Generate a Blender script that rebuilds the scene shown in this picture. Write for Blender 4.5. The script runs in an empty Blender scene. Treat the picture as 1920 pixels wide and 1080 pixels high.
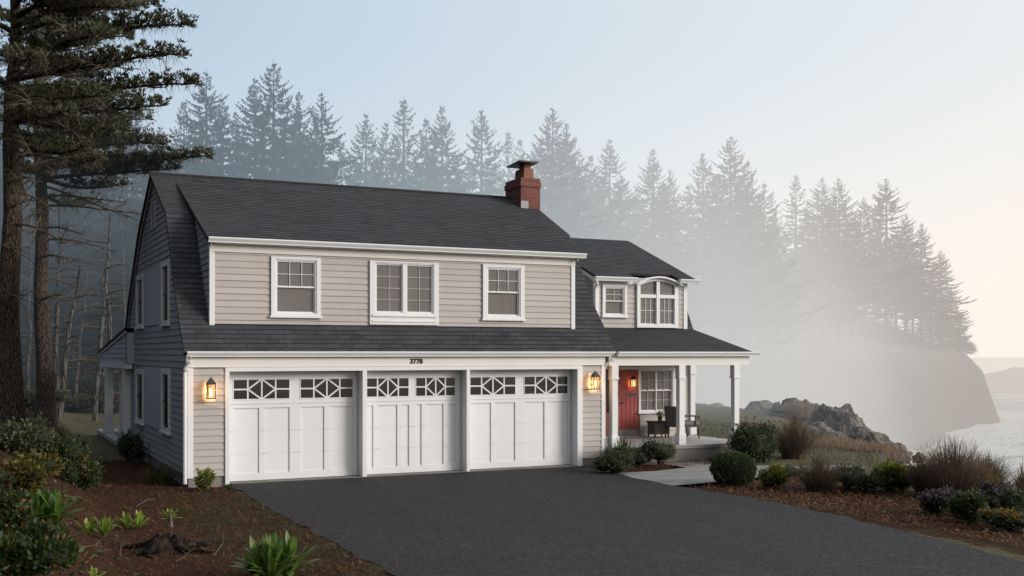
import bpy, math, random
from math import sin, cos, pi, radians, sqrt, exp
from mathutils import Vector, noise

C = bpy.context
sc = C.scene
col = sc.collection
rnd = random.Random(7)

# ------------------------------------------------------------------ survey frame
# House coordinates: origin at the front left corner of the garage, X along the front, Y to the back, Z up.
FPX, CX, HY, EYE = 2069.0, 960.0, 662.0, 2.9
YAW = radians(26)
CAM = (-4.2, -24.65, EYE)
RX, RY = cos(YAW), -sin(YAW)          # unit vector to the right of the viewing direction
FX, FY = sin(YAW), cos(YAW)           # viewing direction

def rd(r, d):
    return CAM[0] + r*RX + d*FX, CAM[1] + r*RY + d*FY

def to_rd(x, y):
    dx, dy = x - CAM[0], y - CAM[1]
    return dx*RX + dy*RY, dx*FX + dy*FY

def ray(px, py):
    u, v = (px - CX)/FPX, -(py - HY)/FPX
    return RX*u + FX, RY*u + FY, v

def onY(px, py, Y):
    r = ray(px, py); t = (Y - CAM[1])/r[1]
    return CAM[0] + r[0]*t, EYE + r[2]*t      # X, Z

def onX(px, py, X):
    r = ray(px, py); t = (X - CAM[0])/r[0]
    return CAM[1] + r[1]*t, EYE + r[2]*t      # Y, Z

def sstep(a, b, x):
    t = min(1, max(0, (x - a)/(b - a)))
    return t*t*(3 - 2*t)

# coast outline in (r, d): land is inside
COAST = [(40, -60), (17, 2), (12.6, 20), (11.2, 24.5), (11.2, 28), (11.3, 32), (12.2, 38), (12.6, 47), (13, 58), (10, 68), (8, 80), (11, 102),
         (21, 130), (38, 150), (60, 185), (87, 236), (103, 262), (121, 289), (124, 303), (114, 345), (90, 420), (60, 700),
         (-700, 700), (-700, -60)]

def coast_dist(r, d):
    inside = False; best = 1e9
    n = len(COAST)
    for i in range(n):
        x1, y1 = COAST[i]; x2, y2 = COAST[(i+1) % n]
        if (y1 > d) != (y2 > d) and r < (x2 - x1)*(d - y1)/(y2 - y1) + x1:
            inside = not inside
        ex, ey = x2 - x1, y2 - y1
        t = max(0, min(1, ((r - x1)*ex + (d - y1)*ey)/(ex*ex + ey*ey)))
        q = (r - x1 - t*ex)**2 + (d - y1 - t*ey)**2
        if q < best: best = q
    return sqrt(best) if inside else -sqrt(best)

SEA = -14.0

def height(r, d, nz=True):
    s = coast_dist(r, d)
    far = sstep(75, 190, d)
    n1 = noise.noise((r*.35, d*.35, 1.3))*(1-far) + far*noise.noise((r*.045, d*.045, 1.3)) if nz else 0
    n2 = noise.noise((r*.03, d*.03, 7.7)) if nz else 0
    w = 3.0 + 7*far
    top = far*(2.5 + min(max(s - 3, 0)*.47, 16) + 1.6*max(0, n1)) + n2*far*3
    # wooded bank to the left
    edge = -5.3 - (d - 15)*.42
    if d > 3:
        top += min(.5*max(0, edge - r), 2.6)*sstep(60, 44, d)*.9 + max(0, d - 48)*.035*sstep(-8, -22, r)*(1 - far)
    top += max(0, n1)*.05*sstep(0, 1, max(abs(r), 6) - 6)
    s2 = s + n1*w*.28
    k = sstep(-w, 0.6, s2)
    return (SEA - 5) + (top - SEA + 5)*k

def ground_hit(px, py, dmin=10, dmax=140):
    u, v = (px - CX)/FPX, (py - HY)/FPX
    d = dmin
    while d < dmax:
        if EYE - v*d <= height(u*d, d, False):
            break
        d += .2
    x, y = rd(u*d, d)
    return x, y, height(u*d, d, False), d

# ------------------------------------------------------------------ mesh builder
class MB:
    def __init__(s):
        s.v = []; s.f = []; s.uv = []; s.m = []; s.has_uv = False
    def quad(s, a, b, c, d, uv=None, mi=0):
        n = len(s.v); s.v += [a, b, c, d]; s.f.append((n, n+1, n+2, n+3)); s.m.append(mi)
        s.uv.append(uv)
        if uv: s.has_uv = True
    def tri(s, a, b, c, mi=0):
        n = len(s.v); s.v += [a, b, c]; s.f.append((n, n+1, n+2)); s.m.append(mi); s.uv.append(None)
    def poly(s, pts, mi=0):
        n = len(s.v); s.v += list(pts); s.f.append(tuple(range(n, n+len(pts)))); s.m.append(mi); s.uv.append(None)
    def box(s, x0, x1, y0, y1, z0, z1, mi=0):
        n = len(s.v)
        s.v += [(x0,y0,z0),(x1,y0,z0),(x1,y1,z0),(x0,y1,z0),(x0,y0,z1),(x1,y0,z1),(x1,y1,z1),(x0,y1,z1)]
        for f in ((0,3,2,1),(4,5,6,7),(0,1,5,4),(1,2,6,5),(2,3,7,6),(3,0,4,7)):
            s.f.append(tuple(n+i for i in f)); s.m.append(mi); s.uv.append(None)
        return s
    def frame(s, x0, x1, z0, z1, w, y0, y1, wb=None, wt=None):
        wb = w if wb is None else wb; wt = w if wt is None else wt
        s.box(x0, x0+w, y0, y1, z0, z1); s.box(x1-w, x1, y0, y1, z0, z1)
        s.box(x0+w, x1-w, y0, y1, z0, z0+wb); s.box(x0+w, x1-w, y0, y1, z1-wt, z1)
        return s
    def extrude(s, poly, axis, a, b, mi=0):
        """closed 2-D polygon pushed along one axis ('x': poly is (y,z); 'y': poly is (x,z); 'z': poly is (x,y))"""
        def P(p, t):
            return (t, p[0], p[1]) if axis == 'x' else (p[0], t, p[1]) if axis == 'y' else (p[0], p[1], t)
        n = len(s.v); k = len(poly)
        s.v += [P(p, a) for p in poly] + [P(p, b) for p in poly]
        s.f.append(tuple(n+i for i in range(k))[::-1]); s.f.append(tuple(n+k+i for i in range(k)))
        s.m += [mi]*(k+2); s.uv += [None]*(k+2)
        for i in range(k):
            j = (i+1) % k
            s.f.append((n+i, n+j, n+k+j, n+k+i))
        return s
    def tube(s, pts, rad, sides=7, cap=True):
        n0 = len(s.v); rings = []
        up = Vector((0, 0, 1))
        for i, p in enumerate(pts):
            p = Vector(p)
            a = Vector(pts[max(i-1, 0)]); b = Vector(pts[min(i+1, len(pts)-1)])
            t = (b - a).normalized() if (b - a).length > 1e-9 else up
            x = t.cross(up if abs(t.z) < .95 else Vector((1, 0, 0))).normalized(); y = t.cross(x)
            r = rad[i] if isinstance(rad, (list, tuple)) else rad
            ring = []
            for k in range(sides):
                an = 2*pi*k/sides
                ring.append(len(s.v)); s.v.append(tuple(p + x*(r*cos(an)) + y*(r*sin(an))))
            rings.append(ring)
        for i in range(len(rings)-1):
            A, B = rings[i], rings[i+1]
            for k in range(sides):
                s.f.append((A[k], A[(k+1) % sides], B[(k+1) % sides], B[k])); s.m.append(0); s.uv.append(None)
        if cap:
            s.f.append(tuple(rings[0])); s.f.append(tuple(reversed(rings[-1]))); s.m += [0, 0]; s.uv += [None, None]
        return s
    def build(s, name, mat, parent=None, smooth=False, kind=None, bevel=0):
        me = bpy.data.meshes.new(name)
        me.from_pydata(s.v, [], s.f)
        mats = mat if isinstance(mat, (list, tuple)) else [mat]
        for m in mats: me.materials.append(m)
        if len(mats) > 1: me.polygons.foreach_set('material_index', s.m)
        if s.has_uv:
            L = me.uv_layers.new(name='UVMap'); data = []
            for f, uv in zip(s.f, s.uv):
                data += [c for p in (uv or [(0, 0)]*len(f)) for c in p]
            L.data.foreach_set('uv', data)
        if smooth: me.polygons.foreach_set('use_smooth', [True]*len(me.polygons))
        me.update()
        o = bpy.data.objects.new(name, me); col.objects.link(o)
        if parent: o.parent = parent
        if kind: o['kind'] = kind
        if bevel:
            b = o.modifiers.new('edge', 'BEVEL'); b.width = bevel; b.segments = 2; b.limit_method = 'ANGLE'
        return o

def empty(name, label, cat, group=None, loc=(0, 0, 0)):
    o = bpy.data.objects.new(name, None); col.objects.link(o); o.location = loc
    o.empty_display_size = .2
    tag(o, label, cat, group); return o

def tag(o, label, cat, group=None):
    o['label'] = label; o['category'] = cat
    if group: o['group'] = group
    return o

# ------------------------------------------------------------------ materials
class NT:
    def __init__(s, name):
        s.mat = bpy.data.materials.new(name); s.mat.use_nodes = True
        s.t = s.mat.node_tree; s.t.nodes.clear()
        s.out = s.n('ShaderNodeOutputMaterial')
    def n(s, typ, **kw):
        nd = s.t.nodes.new(typ)
        for k, v in kw.items():
            if k.startswith('i_'): nd.inputs[k[2:].replace('_', ' ')].default_value = v
            else: setattr(nd, k, v)
        return nd
    def l(s, a, b): s.t.links.new(a, b)
    def math(s, op, a, b=None, c=None):
        nd = s.n('ShaderNodeMath', operation=op)
        for i, v in enumerate((a, b, c)):
            if v is None: continue
            if hasattr(v, 'links'): s.l(v, nd.inputs[i])
            else: nd.inputs[i].default_value = v
        return nd.outputs[0]
    def mr(s, src, a, b, c, d, smooth=False):
        nd = s.n('ShaderNodeMapRange'); nd.clamp = True
        if smooth: nd.interpolation_type = 'SMOOTHSTEP'
        s.l(src, nd.inputs[0])
        for i, v in enumerate((a, b, c, d)): nd.inputs[1+i].default_value = v
        return nd.outputs[0]
    def mix(s, f, a, b, blend='MIX'):
        nd = s.n('ShaderNodeMix', data_type='RGBA', blend_type=blend)
        for i, v in ((0, f), (6, a), (7, b)):
            if hasattr(v, 'links'): s.l(v, nd.inputs[i])
            elif i == 0: nd.inputs[0].default_value = v
            else: nd.inputs[i].default_value = tuple(v)[:3] + (1,)
        return nd.outputs[2]
    def noise(s, scale, detail=3, rough=.55, vec=None):
        nd = s.n('ShaderNodeTexNoise'); nd.inputs['Scale'].default_value = scale
        nd.inputs['Detail'].default_value = detail; nd.inputs['Roughness'].default_value = rough
        if vec is not None: s.l(vec, nd.inputs['Vector'])
        return nd.outputs['Fac']
    def pos(s):
        if not hasattr(s, '_g'): s._g = s.n('ShaderNodeNewGeometry')
        return s._g.outputs['Position']
    def scaled(s, vec, sx, sy, sz):
        m = s.n('ShaderNodeMapping'); m.inputs['Scale'].default_value = (sx, sy, sz); s.l(vec, m.inputs[0]); return m.outputs[0]
    def bsdf(s, color, rough=.7, spec=.3, bump=None, bs=.2, dist=.02, **kw):
        b = s.n('ShaderNodeBsdfPrincipled')
        if hasattr(color, 'links'): s.l(color, b.inputs['Base Color'])
        else: b.inputs['Base Color'].default_value = tuple(color)[:3] + (1,)
        if hasattr(rough, 'links'): s.l(rough, b.inputs['Roughness'])
        else: b.inputs['Roughness'].default_value = rough
        b.inputs['Specular IOR Level'].default_value = spec
        if bump is not None:
            bn = s.n('ShaderNodeBump'); bn.inputs['Strength'].default_value = bs; bn.inputs['Distance'].default_value = dist
            s.l(bump, bn.inputs['Height']); s.l(bn.outputs[0], b.inputs['Normal'])
        for k, v in kw.items(): b.inputs[k.replace('_', ' ')].default_value = v
        s.l(b.outputs[0], s.out.inputs['Surface'])
        s.b = b
        return s.mat

def paint(name, c, rough=.5, spec=.3, dirt=.12, boards=0):
    t = NT(name); p = t.pos()
    n1 = t.noise(1.1, 4, .6, t.scaled(p, 1, 1, .35)); n2 = t.noise(35, 2, .5, p)
    f = t.math('ADD', t.math('MULTIPLY', t.mr(n1, .35, .75, 0, 1), dirt), t.math('MULTIPLY', n2, .04))
    z = t.n('ShaderNodeSeparateXYZ'); t.l(p, z.inputs[0])
    low = t.math('MULTIPLY', t.mr(z.outputs[2], .0, .45, .22, 0), t.noise(6, 3, .6, p))
    f = t.math('ADD', f, low)
    col_ = t.mix(f, c, [x*.55 for x in c])
    if boards:
        rp = t.n('ShaderNodeNewGeometry').outputs['Random Per Island']
        col_ = t.mix(t.math('MULTIPLY', rp, boards), col_, [x*.62 for x in c])
    return t.bsdf(col_, rough, spec, n2, .06, .004)

M = {}
M['white'] = paint('white_paint', (.775, .785, .80))
M['trim'] = paint('cream_trim_paint', (.78, .755, .72))
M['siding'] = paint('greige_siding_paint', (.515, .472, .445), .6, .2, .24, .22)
M['siding_shade'] = paint('shaded_siding_paint', (.41, .415, .425), .6, .2, .22, .22)  # siding paint darkened and cooled, shade of the gable put into its colour
M['panel'] = paint('flat_panel_paint', (.50, .53, .56), .6)
M['red'] = paint('red_door_paint', (.42, .085, .075), .45, .3, .2)
M['concrete'] = paint('foundation_concrete', (.26, .245, .23), .9, .1, .4)
M['deck'] = paint('deck_board_paint', (.50, .48, .46), .6, .3, .2)
M['darkmetal'] = paint('dark_bronze_metal', (.045, .035, .03), .45, .5, .2)
M['metal'] = paint('grey_flashing', (.3, .3, .3), .4, .5)
M['black'] = paint('black_numbers', (.015, .012, .01), .5)
M['wood_dark'] = paint('dark_stained_wood', (.085, .065, .055), .55, .3, .3)
M['fabric'] = paint('grey_cushion_cloth', (.19, .195, .20), .95, .1, .2)
M['wicker'] = paint('wicker_brown', (.20, .165, .14), .85, .1, .4)
M['brown_frame'] = paint('brown_sidelight_frame', (.30, .10, .075), .5)
M['curtain'] = paint('pale_curtain_cloth', (.66, .64, .61), .95, .1, .1)
M['interior'] = paint('dim_interior', (.42, .40, .37), .95, .05)

def glass(name, tint, clear):
    t = NT(name)
    tr = t.n('ShaderNodeBsdfTransparent'); tr.inputs[0].default_value = (.86, .86, .86, 1)
    df = t.n('ShaderNodeBsdfPrincipled'); df.inputs['Base Color'].default_value = tint + (1,)
    df.inputs['Roughness'].default_value = .08; df.inputs['Specular IOR Level'].default_value = .6
    bn = t.n('ShaderNodeBump'); bn.inputs['Strength'].default_value = .08; bn.inputs['Distance'].default_value = .02
    t.l(t.noise(1.3, 1, .5, t.pos()), bn.inputs['Height']); t.l(bn.outputs[0], df.inputs['Normal'])
    mx = t.n('ShaderNodeMixShader'); mx.inputs[0].default_value = 1 - clear
    t.l(tr.outputs[0], mx.inputs[1]); t.l(df.outputs[0], mx.inputs[2]); t.l(mx.outputs[0], t.out.inputs['Surface'])
    return t.mat
M['glass'] = glass('window_glass', (.27, .255, .245), .5)
M['darkglass'] = glass('dark_window_glass', (.022, .02, .02), .05)

def shingle():
    t = NT('asphalt_shingles')
    uv = t.n('ShaderNodeUVMap'); p = t.pos()
    br = t.n('ShaderNodeTexBrick'); t.l(uv.outputs[0], br.inputs['Vector'])
    br.offset = .5; br.inputs['Scale'].default_value = 1
    br.inputs['Mortar Size'].default_value = .010; br.inputs['Mortar Smooth'].default_value = .3; br.inputs['Bias'].default_value = 0
    br.inputs['Brick Width'].default_value = .31; br.inputs['Row Height'].default_value = .145
    br.inputs['Color1'].default_value = (.021, .023, .030, 1); br.inputs['Color2'].default_value = (.064, .068, .081, 1)
    br.inputs['Mortar'].default_value = (.012, .012, .013, 1)
    n1 = t.noise(.8, 4, .65, p); n2 = t.noise(70, 2, .6, p); n3 = t.noise(9, 3, .6, p)
    c = t.mix(t.mr(n1, .35, .7, 0, .5), br.outputs['Color'], (.056, .059, .069))
    c = t.mix(t.mr(n2, .35, .7, 0, .55), c, (.075, .073, .074))
    c = t.mix(t.mr(n3, .5, .75, 0, .4), c, (.02, .02, .022))
    h = t.math('ADD', t.math('MULTIPLY', br.outputs['Fac'], -1), t.math('MULTIPLY', n2, .35))
    return t.bsdf(c, .85, .25, h, .6, .012)
M['shingle'] = shingle()

def brick():
    t = NT('red_chimney_brick')
    uv = t.n('ShaderNodeUVMap'); p = t.pos()
    br = t.n('ShaderNodeTexBrick'); t.l(uv.outputs[0], br.inputs['Vector'])
    br.inputs['Scale'].default_value = 1; br.inputs['Brick Width'].default_value = .2; br.inputs['Row Height'].default_value = .07
    br.inputs['Mortar Size'].default_value = .006
    br.inputs['Color1'].default_value = (.17, .062, .052, 1); br.inputs['Color2'].default_value = (.25, .098, .082, 1)
    br.inputs['Mortar'].default_value = (.2, .15, .13, 1)
    c = t.mix(t.mr(t.noise(5, 3, .6, p), .4, .7, 0, .5), br.outputs['Color'], (.14, .05, .04))
    return t.bsdf(c, .9, .15, t.math('MULTIPLY', br.outputs['Fac'], -1), .5, .01)
M['brick'] = brick()
M['terracotta'] = paint('terracotta_flue', (.29, .13, .10), .8, .2, .3)

def asphalt():
    t = NT('asphalt'); p = t.pos()
    v = t.n('ShaderNodeTexVoronoi'); v.inputs['Scale'].default_value = 30; t.l(p, v.inputs['Vector'])
    v2 = t.n('ShaderNodeTexVoronoi'); v2.inputs['Scale'].default_value = 60; t.l(p, v2.inputs['Vector'])
    sp = t.n('ShaderNodeSeparateColor'); t.l(v.outputs['Color'], sp.inputs[0])
    big = t.noise(.35, 4, .6, p)
    c = t.mix(t.math('POWER', sp.outputs[0], 2.2), (.005, .0055, .0062), (.080, .084, .091))
    c = t.mix(t.mr(v2.outputs['Distance'], .2, .6, 0, .5), c, (.02, .02, .022))
    c = t.mix(t.mr(big, .4, .75, 0, .35), c, (.018, .018, .019))
    h = t.math('ADD', t.math('MULTIPLY', v.outputs['Distance'], -1), t.math('MULTIPLY', sp.outputs[1], .6))
    tr_ = t.noise(1, 4, .6, t.scaled(p, 1.5, .09, 1)); st_ = t.noise(.9, 5, .7, p)
    c = t.mix(t.mr(tr_, .45, .7, 0, .38), c, (.014, .0145, .016)); c = t.mix(t.mr(st_, .58, .72, 0, .3), c, (.075, .075, .074))
    return t.bsdf(c, .78, .3, h, .7, .015)
M['asphalt'] = asphalt()

def paver():
    t = NT('grey_pavers'); p = t.pos()
    br = t.n('ShaderNodeTexBrick'); t.l(p, br.inputs['Vector']); br.inputs['Scale'].default_value = 1
    br.inputs['Brick Width'].default_value = .42; br.inputs['Row Height'].default_value = .2; br.inputs['Mortar Size'].default_value = .008
    br.inputs['Color1'].default_value = (.24, .24, .24, 1); br.inputs['Color2'].default_value = (.31, .305, .30, 1); br.inputs['Mortar'].default_value = (.12, .12, .12, 1)
    c = t.mix(t.mr(t.noise(3, 4, .6, p), .4, .75, 0, .5), br.outputs['Color'], (.16, .16, .155))
    return t.bsdf(c, .8, .2, t.math('MULTIPLY', br.outputs['Fac'], -1), .5, .01)
M['paver'] = paver()

def ground_mat():
    t = NT('soil_and_turf'); p = t.pos()
    at = t.n('ShaderNodeAttribute', attribute_name='zone')
    sp = t.n('ShaderNodeSeparateColor'); t.l(at.outputs['Color'], sp.inputs[0])
    n1 = t.noise(1.2, 5, .65, p); n2 = t.noise(30, 3, .6, p); n3 = t.noise(6, 4, .6, p); n4 = t.noise(.25, 3, .6, p)
    mul = t.mix(t.mr(n2, .35, .65, 0, 1), (.009, .006, .004), (.085, .038, .021))
    mul = t.mix(t.mr(n1, .4, .7, 0, .6), mul, (.062, .026, .014))
    mul = t.mix(t.mr(n3, .5, .72, 0, .5), mul, (.012, .009, .007))
    gr = t.mix(t.mr(n2, .3, .7, 0, 1), (.05, .055, .026), (.15, .14, .08))
    gr = t.mix(t.mr(n1, .35, .7, 0, .65), gr, (.17, .14, .09))
    rock = t.mix(t.mr(n3, .35, .65, 0, 1), (.045, .04, .036), (.17, .15, .135))
    f1 = t.math('ADD', sp.outputs[0], t.mr(n3, .3, .7, -.3, .3))
    c = t.mix(t.mr(f1, .35, .65, 0, 1), gr, mul)
    moss = t.math('MULTIPLY', sp.outputs[2], t.mr(n1, .4, .7, 0, 1))
    c = t.mix(moss, c, (.045, .042, .018))
    c = t.mix(t.mr(sp.outputs[1], .3, .7, 0, 1), c, rock)
    h = t.math('ADD', t.math('MULTIPLY', n2, .5), t.math('ADD', n3, t.math('MULTIPLY', sp.outputs[1], t.math('MULTIPLY', n1, 3))))
    return t.bsdf(c, .95, .1, h, .9, .06)
M['ground'] = ground_mat()

def rock_mat():
    t = NT('coast_rock'); p = t.pos()
    st = t.scaled(p, 1.2, 1.2, .35)
    n1 = t.noise(1.5, 6, .7, st); n2 = t.noise(9, 4, .7, st)
    v = t.n('ShaderNodeTexVoronoi', feature='DISTANCE_TO_EDGE'); v.inputs['Scale'].default_value = .9; t.l(st, v.inputs['Vector'])
    c = t.mix(t.mr(n1, .35, .65, 0, 1), (.085, .074, .064), (.34, .30, .26))
    c = t.mix(t.mr(n2, .5, .7, 0, .6), c, (.06, .055, .04))
    c = t.mix(t.mr(v.outputs[0], 0, .08, .8, 0), c, (.02, .018, .016))
    return t.bsdf(c, .9, .15, t.math('ADD', n1, t.math('MULTIPLY', n2, .4)), 1, .35)
M['rock'] = rock_mat()

def sea_mat():
    t = NT('sea_water'); p = t.pos()
    sv = t.scaled(p, 1, 1, 1)
    rot = t.n('ShaderNodeMapping'); rot.inputs['Rotation'].default_value = (0, 0, YAW); rot.inputs['Scale'].default_value = (.055, .22, 1); t.l(p, rot.inputs[0])
    n1 = t.noise(1, 6, .62, rot.outputs[0]); n2 = t.noise(4.2, 5, .65, rot.outputs[0])
    at = t.n('ShaderNodeAttribute', attribute_name='zone'); sp = t.n('ShaderNodeSeparateColor'); t.l(at.outputs['Color'], sp.inputs[0])
    f = t.math('ADD', t.math('MULTIPLY', n1, .75), t.math('MULTIPLY', n2, .35))
    f = t.math('ADD', f, t.math('MULTIPLY', sp.outputs[0], .3))
    foam = t.mr(f, .50, .68, 0, 1)
    c = t.mix(foam, (.16, .20, .225), (.80, .82, .82))
    return t.bsdf(c, t.mr(foam, 0, 1, .3, .85), .35, t.math('ADD', n1, n2), .9, 2.5)
M['sea'] = sea_mat()

def leaf_mat(name, ca, cb, rough=.55, spec=.3, trans=.25, accent=None, acc_amt=.0):
    t = NT(name)
    g = t.n('ShaderNodeNewGeometry'); oi = t.n('ShaderNodeObjectInfo')
    c = t.mix(g.outputs['Random Per Island'], ca, cb)
    c = t.mix(t.math('MULTIPLY', t.noise(1.2, 3, .6, g.outputs['Position']), .5), c, [x*.45 for x in ca])
    c = t.mix(t.math('MULTIPLY', oi.outputs['Random'], .3), c, [x*.7 for x in cb])
    if accent:
        h = t.math('FRACT', t.math('MULTIPLY', g.outputs['Random Per Island'], 17.3))
        c = t.mix(t.math('LESS_THAN', h, acc_amt), c, accent)
    b = t.n('ShaderNodeBsdfPrincipled'); t.l(c, b.inputs['Base Color']); b.inputs['Roughness'].default_value = rough; b.inputs['Specular IOR Level'].default_value = spec
    tl = t.n('ShaderNodeBsdfTranslucent'); t.l(c, tl.inputs[0])
    mx = t.n('ShaderNodeMixShader'); mx.inputs[0].default_value = trans
    t.l(b.outputs[0], mx.inputs[1]); t.l(tl.outputs[0], mx.inputs[2]); t.l(mx.outputs[0], t.out.inputs['Surface'])
    return t.mat
M['core'] = paint('inner_shade_colour', (.03, .038, .022), .95, .05, .5)  # dark tone painted as the shade deep inside the shrubs
M['spruce'] = leaf_mat('spruce_needles', (.018, .028, .02), (.05, .066, .04), .8, .15, .12)
M['pine'] = leaf_mat('pine_needles_green', (.05, .06, .036), (.15, .155, .085), .7, .2, .2)
M['pinedry'] = leaf_mat('dry_twigs', (.07, .056, .042), (.19, .155, .115), .9, .1, .1)
M['boxwood'] = leaf_mat('boxwood_leaves', (.055, .08, .034), (.13, .165, .07))
M['darkleaf'] = leaf_mat('dark_shrub_leaves', (.052, .068, .036), (.14, .165, .08))
M['greyleaf'] = leaf_mat('grey_green_leaves', (.08, .09, .06), (.20, .20, .13))
M['yellowleaf'] = leaf_mat('yellow_green_leaves', (.14, .17, .025), (.36, .36, .06), .5, .3, .35)
M['bankleaf'] = leaf_mat('bank_shrub_leaves', (.02, .04, .012), (.07, .105, .025), .45, .4, .25, (.25, .09, .03), .05)
M['bankyellow'] = leaf_mat('bank_yellow_leaves', (.05, .065, .015), (.20, .17, .035), .5, .3, .3, (.26, .09, .03), .12)
M['rosette'] = leaf_mat('broad_rosette_leaves', (.13, .22, .03), (.38, .45, .08), .35, .5, .35)
M['rosette_dark'] = leaf_mat('strap_leaf_green', (.05, .11, .018), (.17, .27, .05), .35, .5, .3)
M['grassblade'] = leaf_mat('ornamental_grass_blades', (.095, .08, .046), (.26, .205, .125), .8, .1, .2)
M['greenblade'] = leaf_mat('green_blades', (.04, .06, .02), (.11, .13, .05), .7, .2, .25)
M['redtwig'] = leaf_mat('reddish_twigs', (.13, .09, .066), (.34, .245, .18), .85, .1, .15)
M['lavender'] = leaf_mat('lavender_bloom', (.20, .12, .20), (.38, .24, .36), .8, .1, .3)
M['lavleaf'] = leaf_mat('lavender_foliage', (.035, .045, .025), (.10, .11, .065))
M['yellowbloom'] = leaf_mat('yellow_bloom', (.40, .22, .02), (.60, .36, .04), .7, .1, .3)
M['needles'] = leaf_mat('fallen_needles', (.06, .026, .014), (.32, .14, .07), .85, .1, .05)
M['needles_r'] = leaf_mat('fallen_bark_chips', (.06, .028, .016), (.34, .17, .085), .85, .1, .05)
M['turf'] = leaf_mat('turf_blades', (.045, .05, .02), (.12, .115, .055), .8, .1, .2)

def bark(name, a, b, sc_=17):
    t = NT(name); p = t.pos(); st = t.scaled(p, 1, 1, .22)
    v = t.n('ShaderNodeTexVoronoi', feature='DISTANCE_TO_EDGE'); v.inputs['Scale'].default_value = sc_; t.l(st, v.inputs['Vector'])
    n = t.noise(sc_*1.6, 5, .7, st); n2 = t.noise(.9, 3, .6, p)
    c = t.mix(t.mr(n, .3, .7, 0, 1), a, b)
    c = t.mix(t.mr(v.outputs[0], 0, .14, .85, 0), c, [x*.25 for x in a])
    c = t.mix(t.mr(n2, .45, .75, 0, .5), c, (.10, .10, .085))
    return t.bsdf(c, .95, .1, t.math('ADD', t.mr(v.outputs[0], 0, .2, 0, 1), n), 1, .06)
M['bark'] = bark('pine_bark', (.06, .043, .034), (.21, .15, .115))
M['barkpale'] = bark('alder_bark', (.075, .07, .064), (.21, .20, .18), 5)
M['barkdark'] = bark('spruce_bark', (.04, .034, .03), (.10, .085, .07))
def stump_mat():
    t = NT('rotten_stump'); p = t.pos(); n1 = t.noise(6, 6, .75, p); n2 = t.noise(22, 4, .7, t.scaled(p, 1, 1, .3))
    c = t.mix(t.mr(n1, .4, .65, 0, 1), (.008, .006, .005), (.07, .05, .038)); c = t.mix(t.mr(n2, .58, .7, 0, .8), c, (.16, .13, .11))
    return t.bsdf(c, .95, .1, t.math('ADD', n1, n2), 1, .08)
M['stump'] = stump_mat()

def glow(name, c, strength, clear):
    t = NT(name)
    e = t.n('ShaderNodeEmission'); e.inputs[0].default_value = c + (1,); e.inputs[1].default_value = strength
    if clear:
        tr = t.n('ShaderNodeBsdfTransparent'); tr.inputs[0].default_value = (1, .93, .8, 1)
        mx = t.n('ShaderNodeMixShader'); mx.inputs[0].default_value = 1 - clear
        t.l(tr.outputs[0], mx.inputs[1]); t.l(e.outputs[0], mx.inputs[2]); t.l(mx.outputs[0], t.out.inputs['Surface'])
    else: t.l(e.outputs[0], t.out.inputs['Surface'])
    return t.mat
M['bulb'] = glow('lamp_flame', (1, .66, .26), 26, 0)
M['lampglass'] = glow('amber_lamp_glass', (1, .55, .2), 1.15, .35)

# ================================================================== HOUSE
house = empty('house', 'greige clapboard house with dark gambrel roof, three white garage doors and a porch', 'house')
EXPO = .148

def cut(a, b, z, zt, holes):
    segs = [(a, b)]
    for h in holes:
        if h[3] <= z + .02 or h[2] >= zt - .02: continue
        out = []
        for p, q in segs:
            if h[1] <= p or h[0] >= q: out.append((p, q)); continue
            if h[0] > p: out.append((p, h[0]))
            if h[1] < q: out.append((h[1], q))
        segs = out
    return segs

def sheathing(mb, P, poly_rect, holes):
    """flat wall behind the boards, left open at the windows"""
    u0, u1, z0, z1 = poly_rect
    us = sorted({u0, u1} | {h[i] for h in holes for i in (0, 1)}); zs = sorted({z0, z1} | {h[i] for h in holes for i in (2, 3)})
    for i in range(len(us)-1):
        for k in range(len(zs)-1):
            cu_, cz_ = (us[i]+us[i+1])/2, (zs[k]+zs[k+1])/2
            if any(h[0] < cu_ < h[1] and h[2] < cz_ < h[3] for h in holes): continue
            mb.quad(P(us[i], zs[k], -.01), P(us[i+1], zs[k], -.01), P(us[i+1], zs[k+1], -.01), P(us[i], zs[k+1], -.01))

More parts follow.
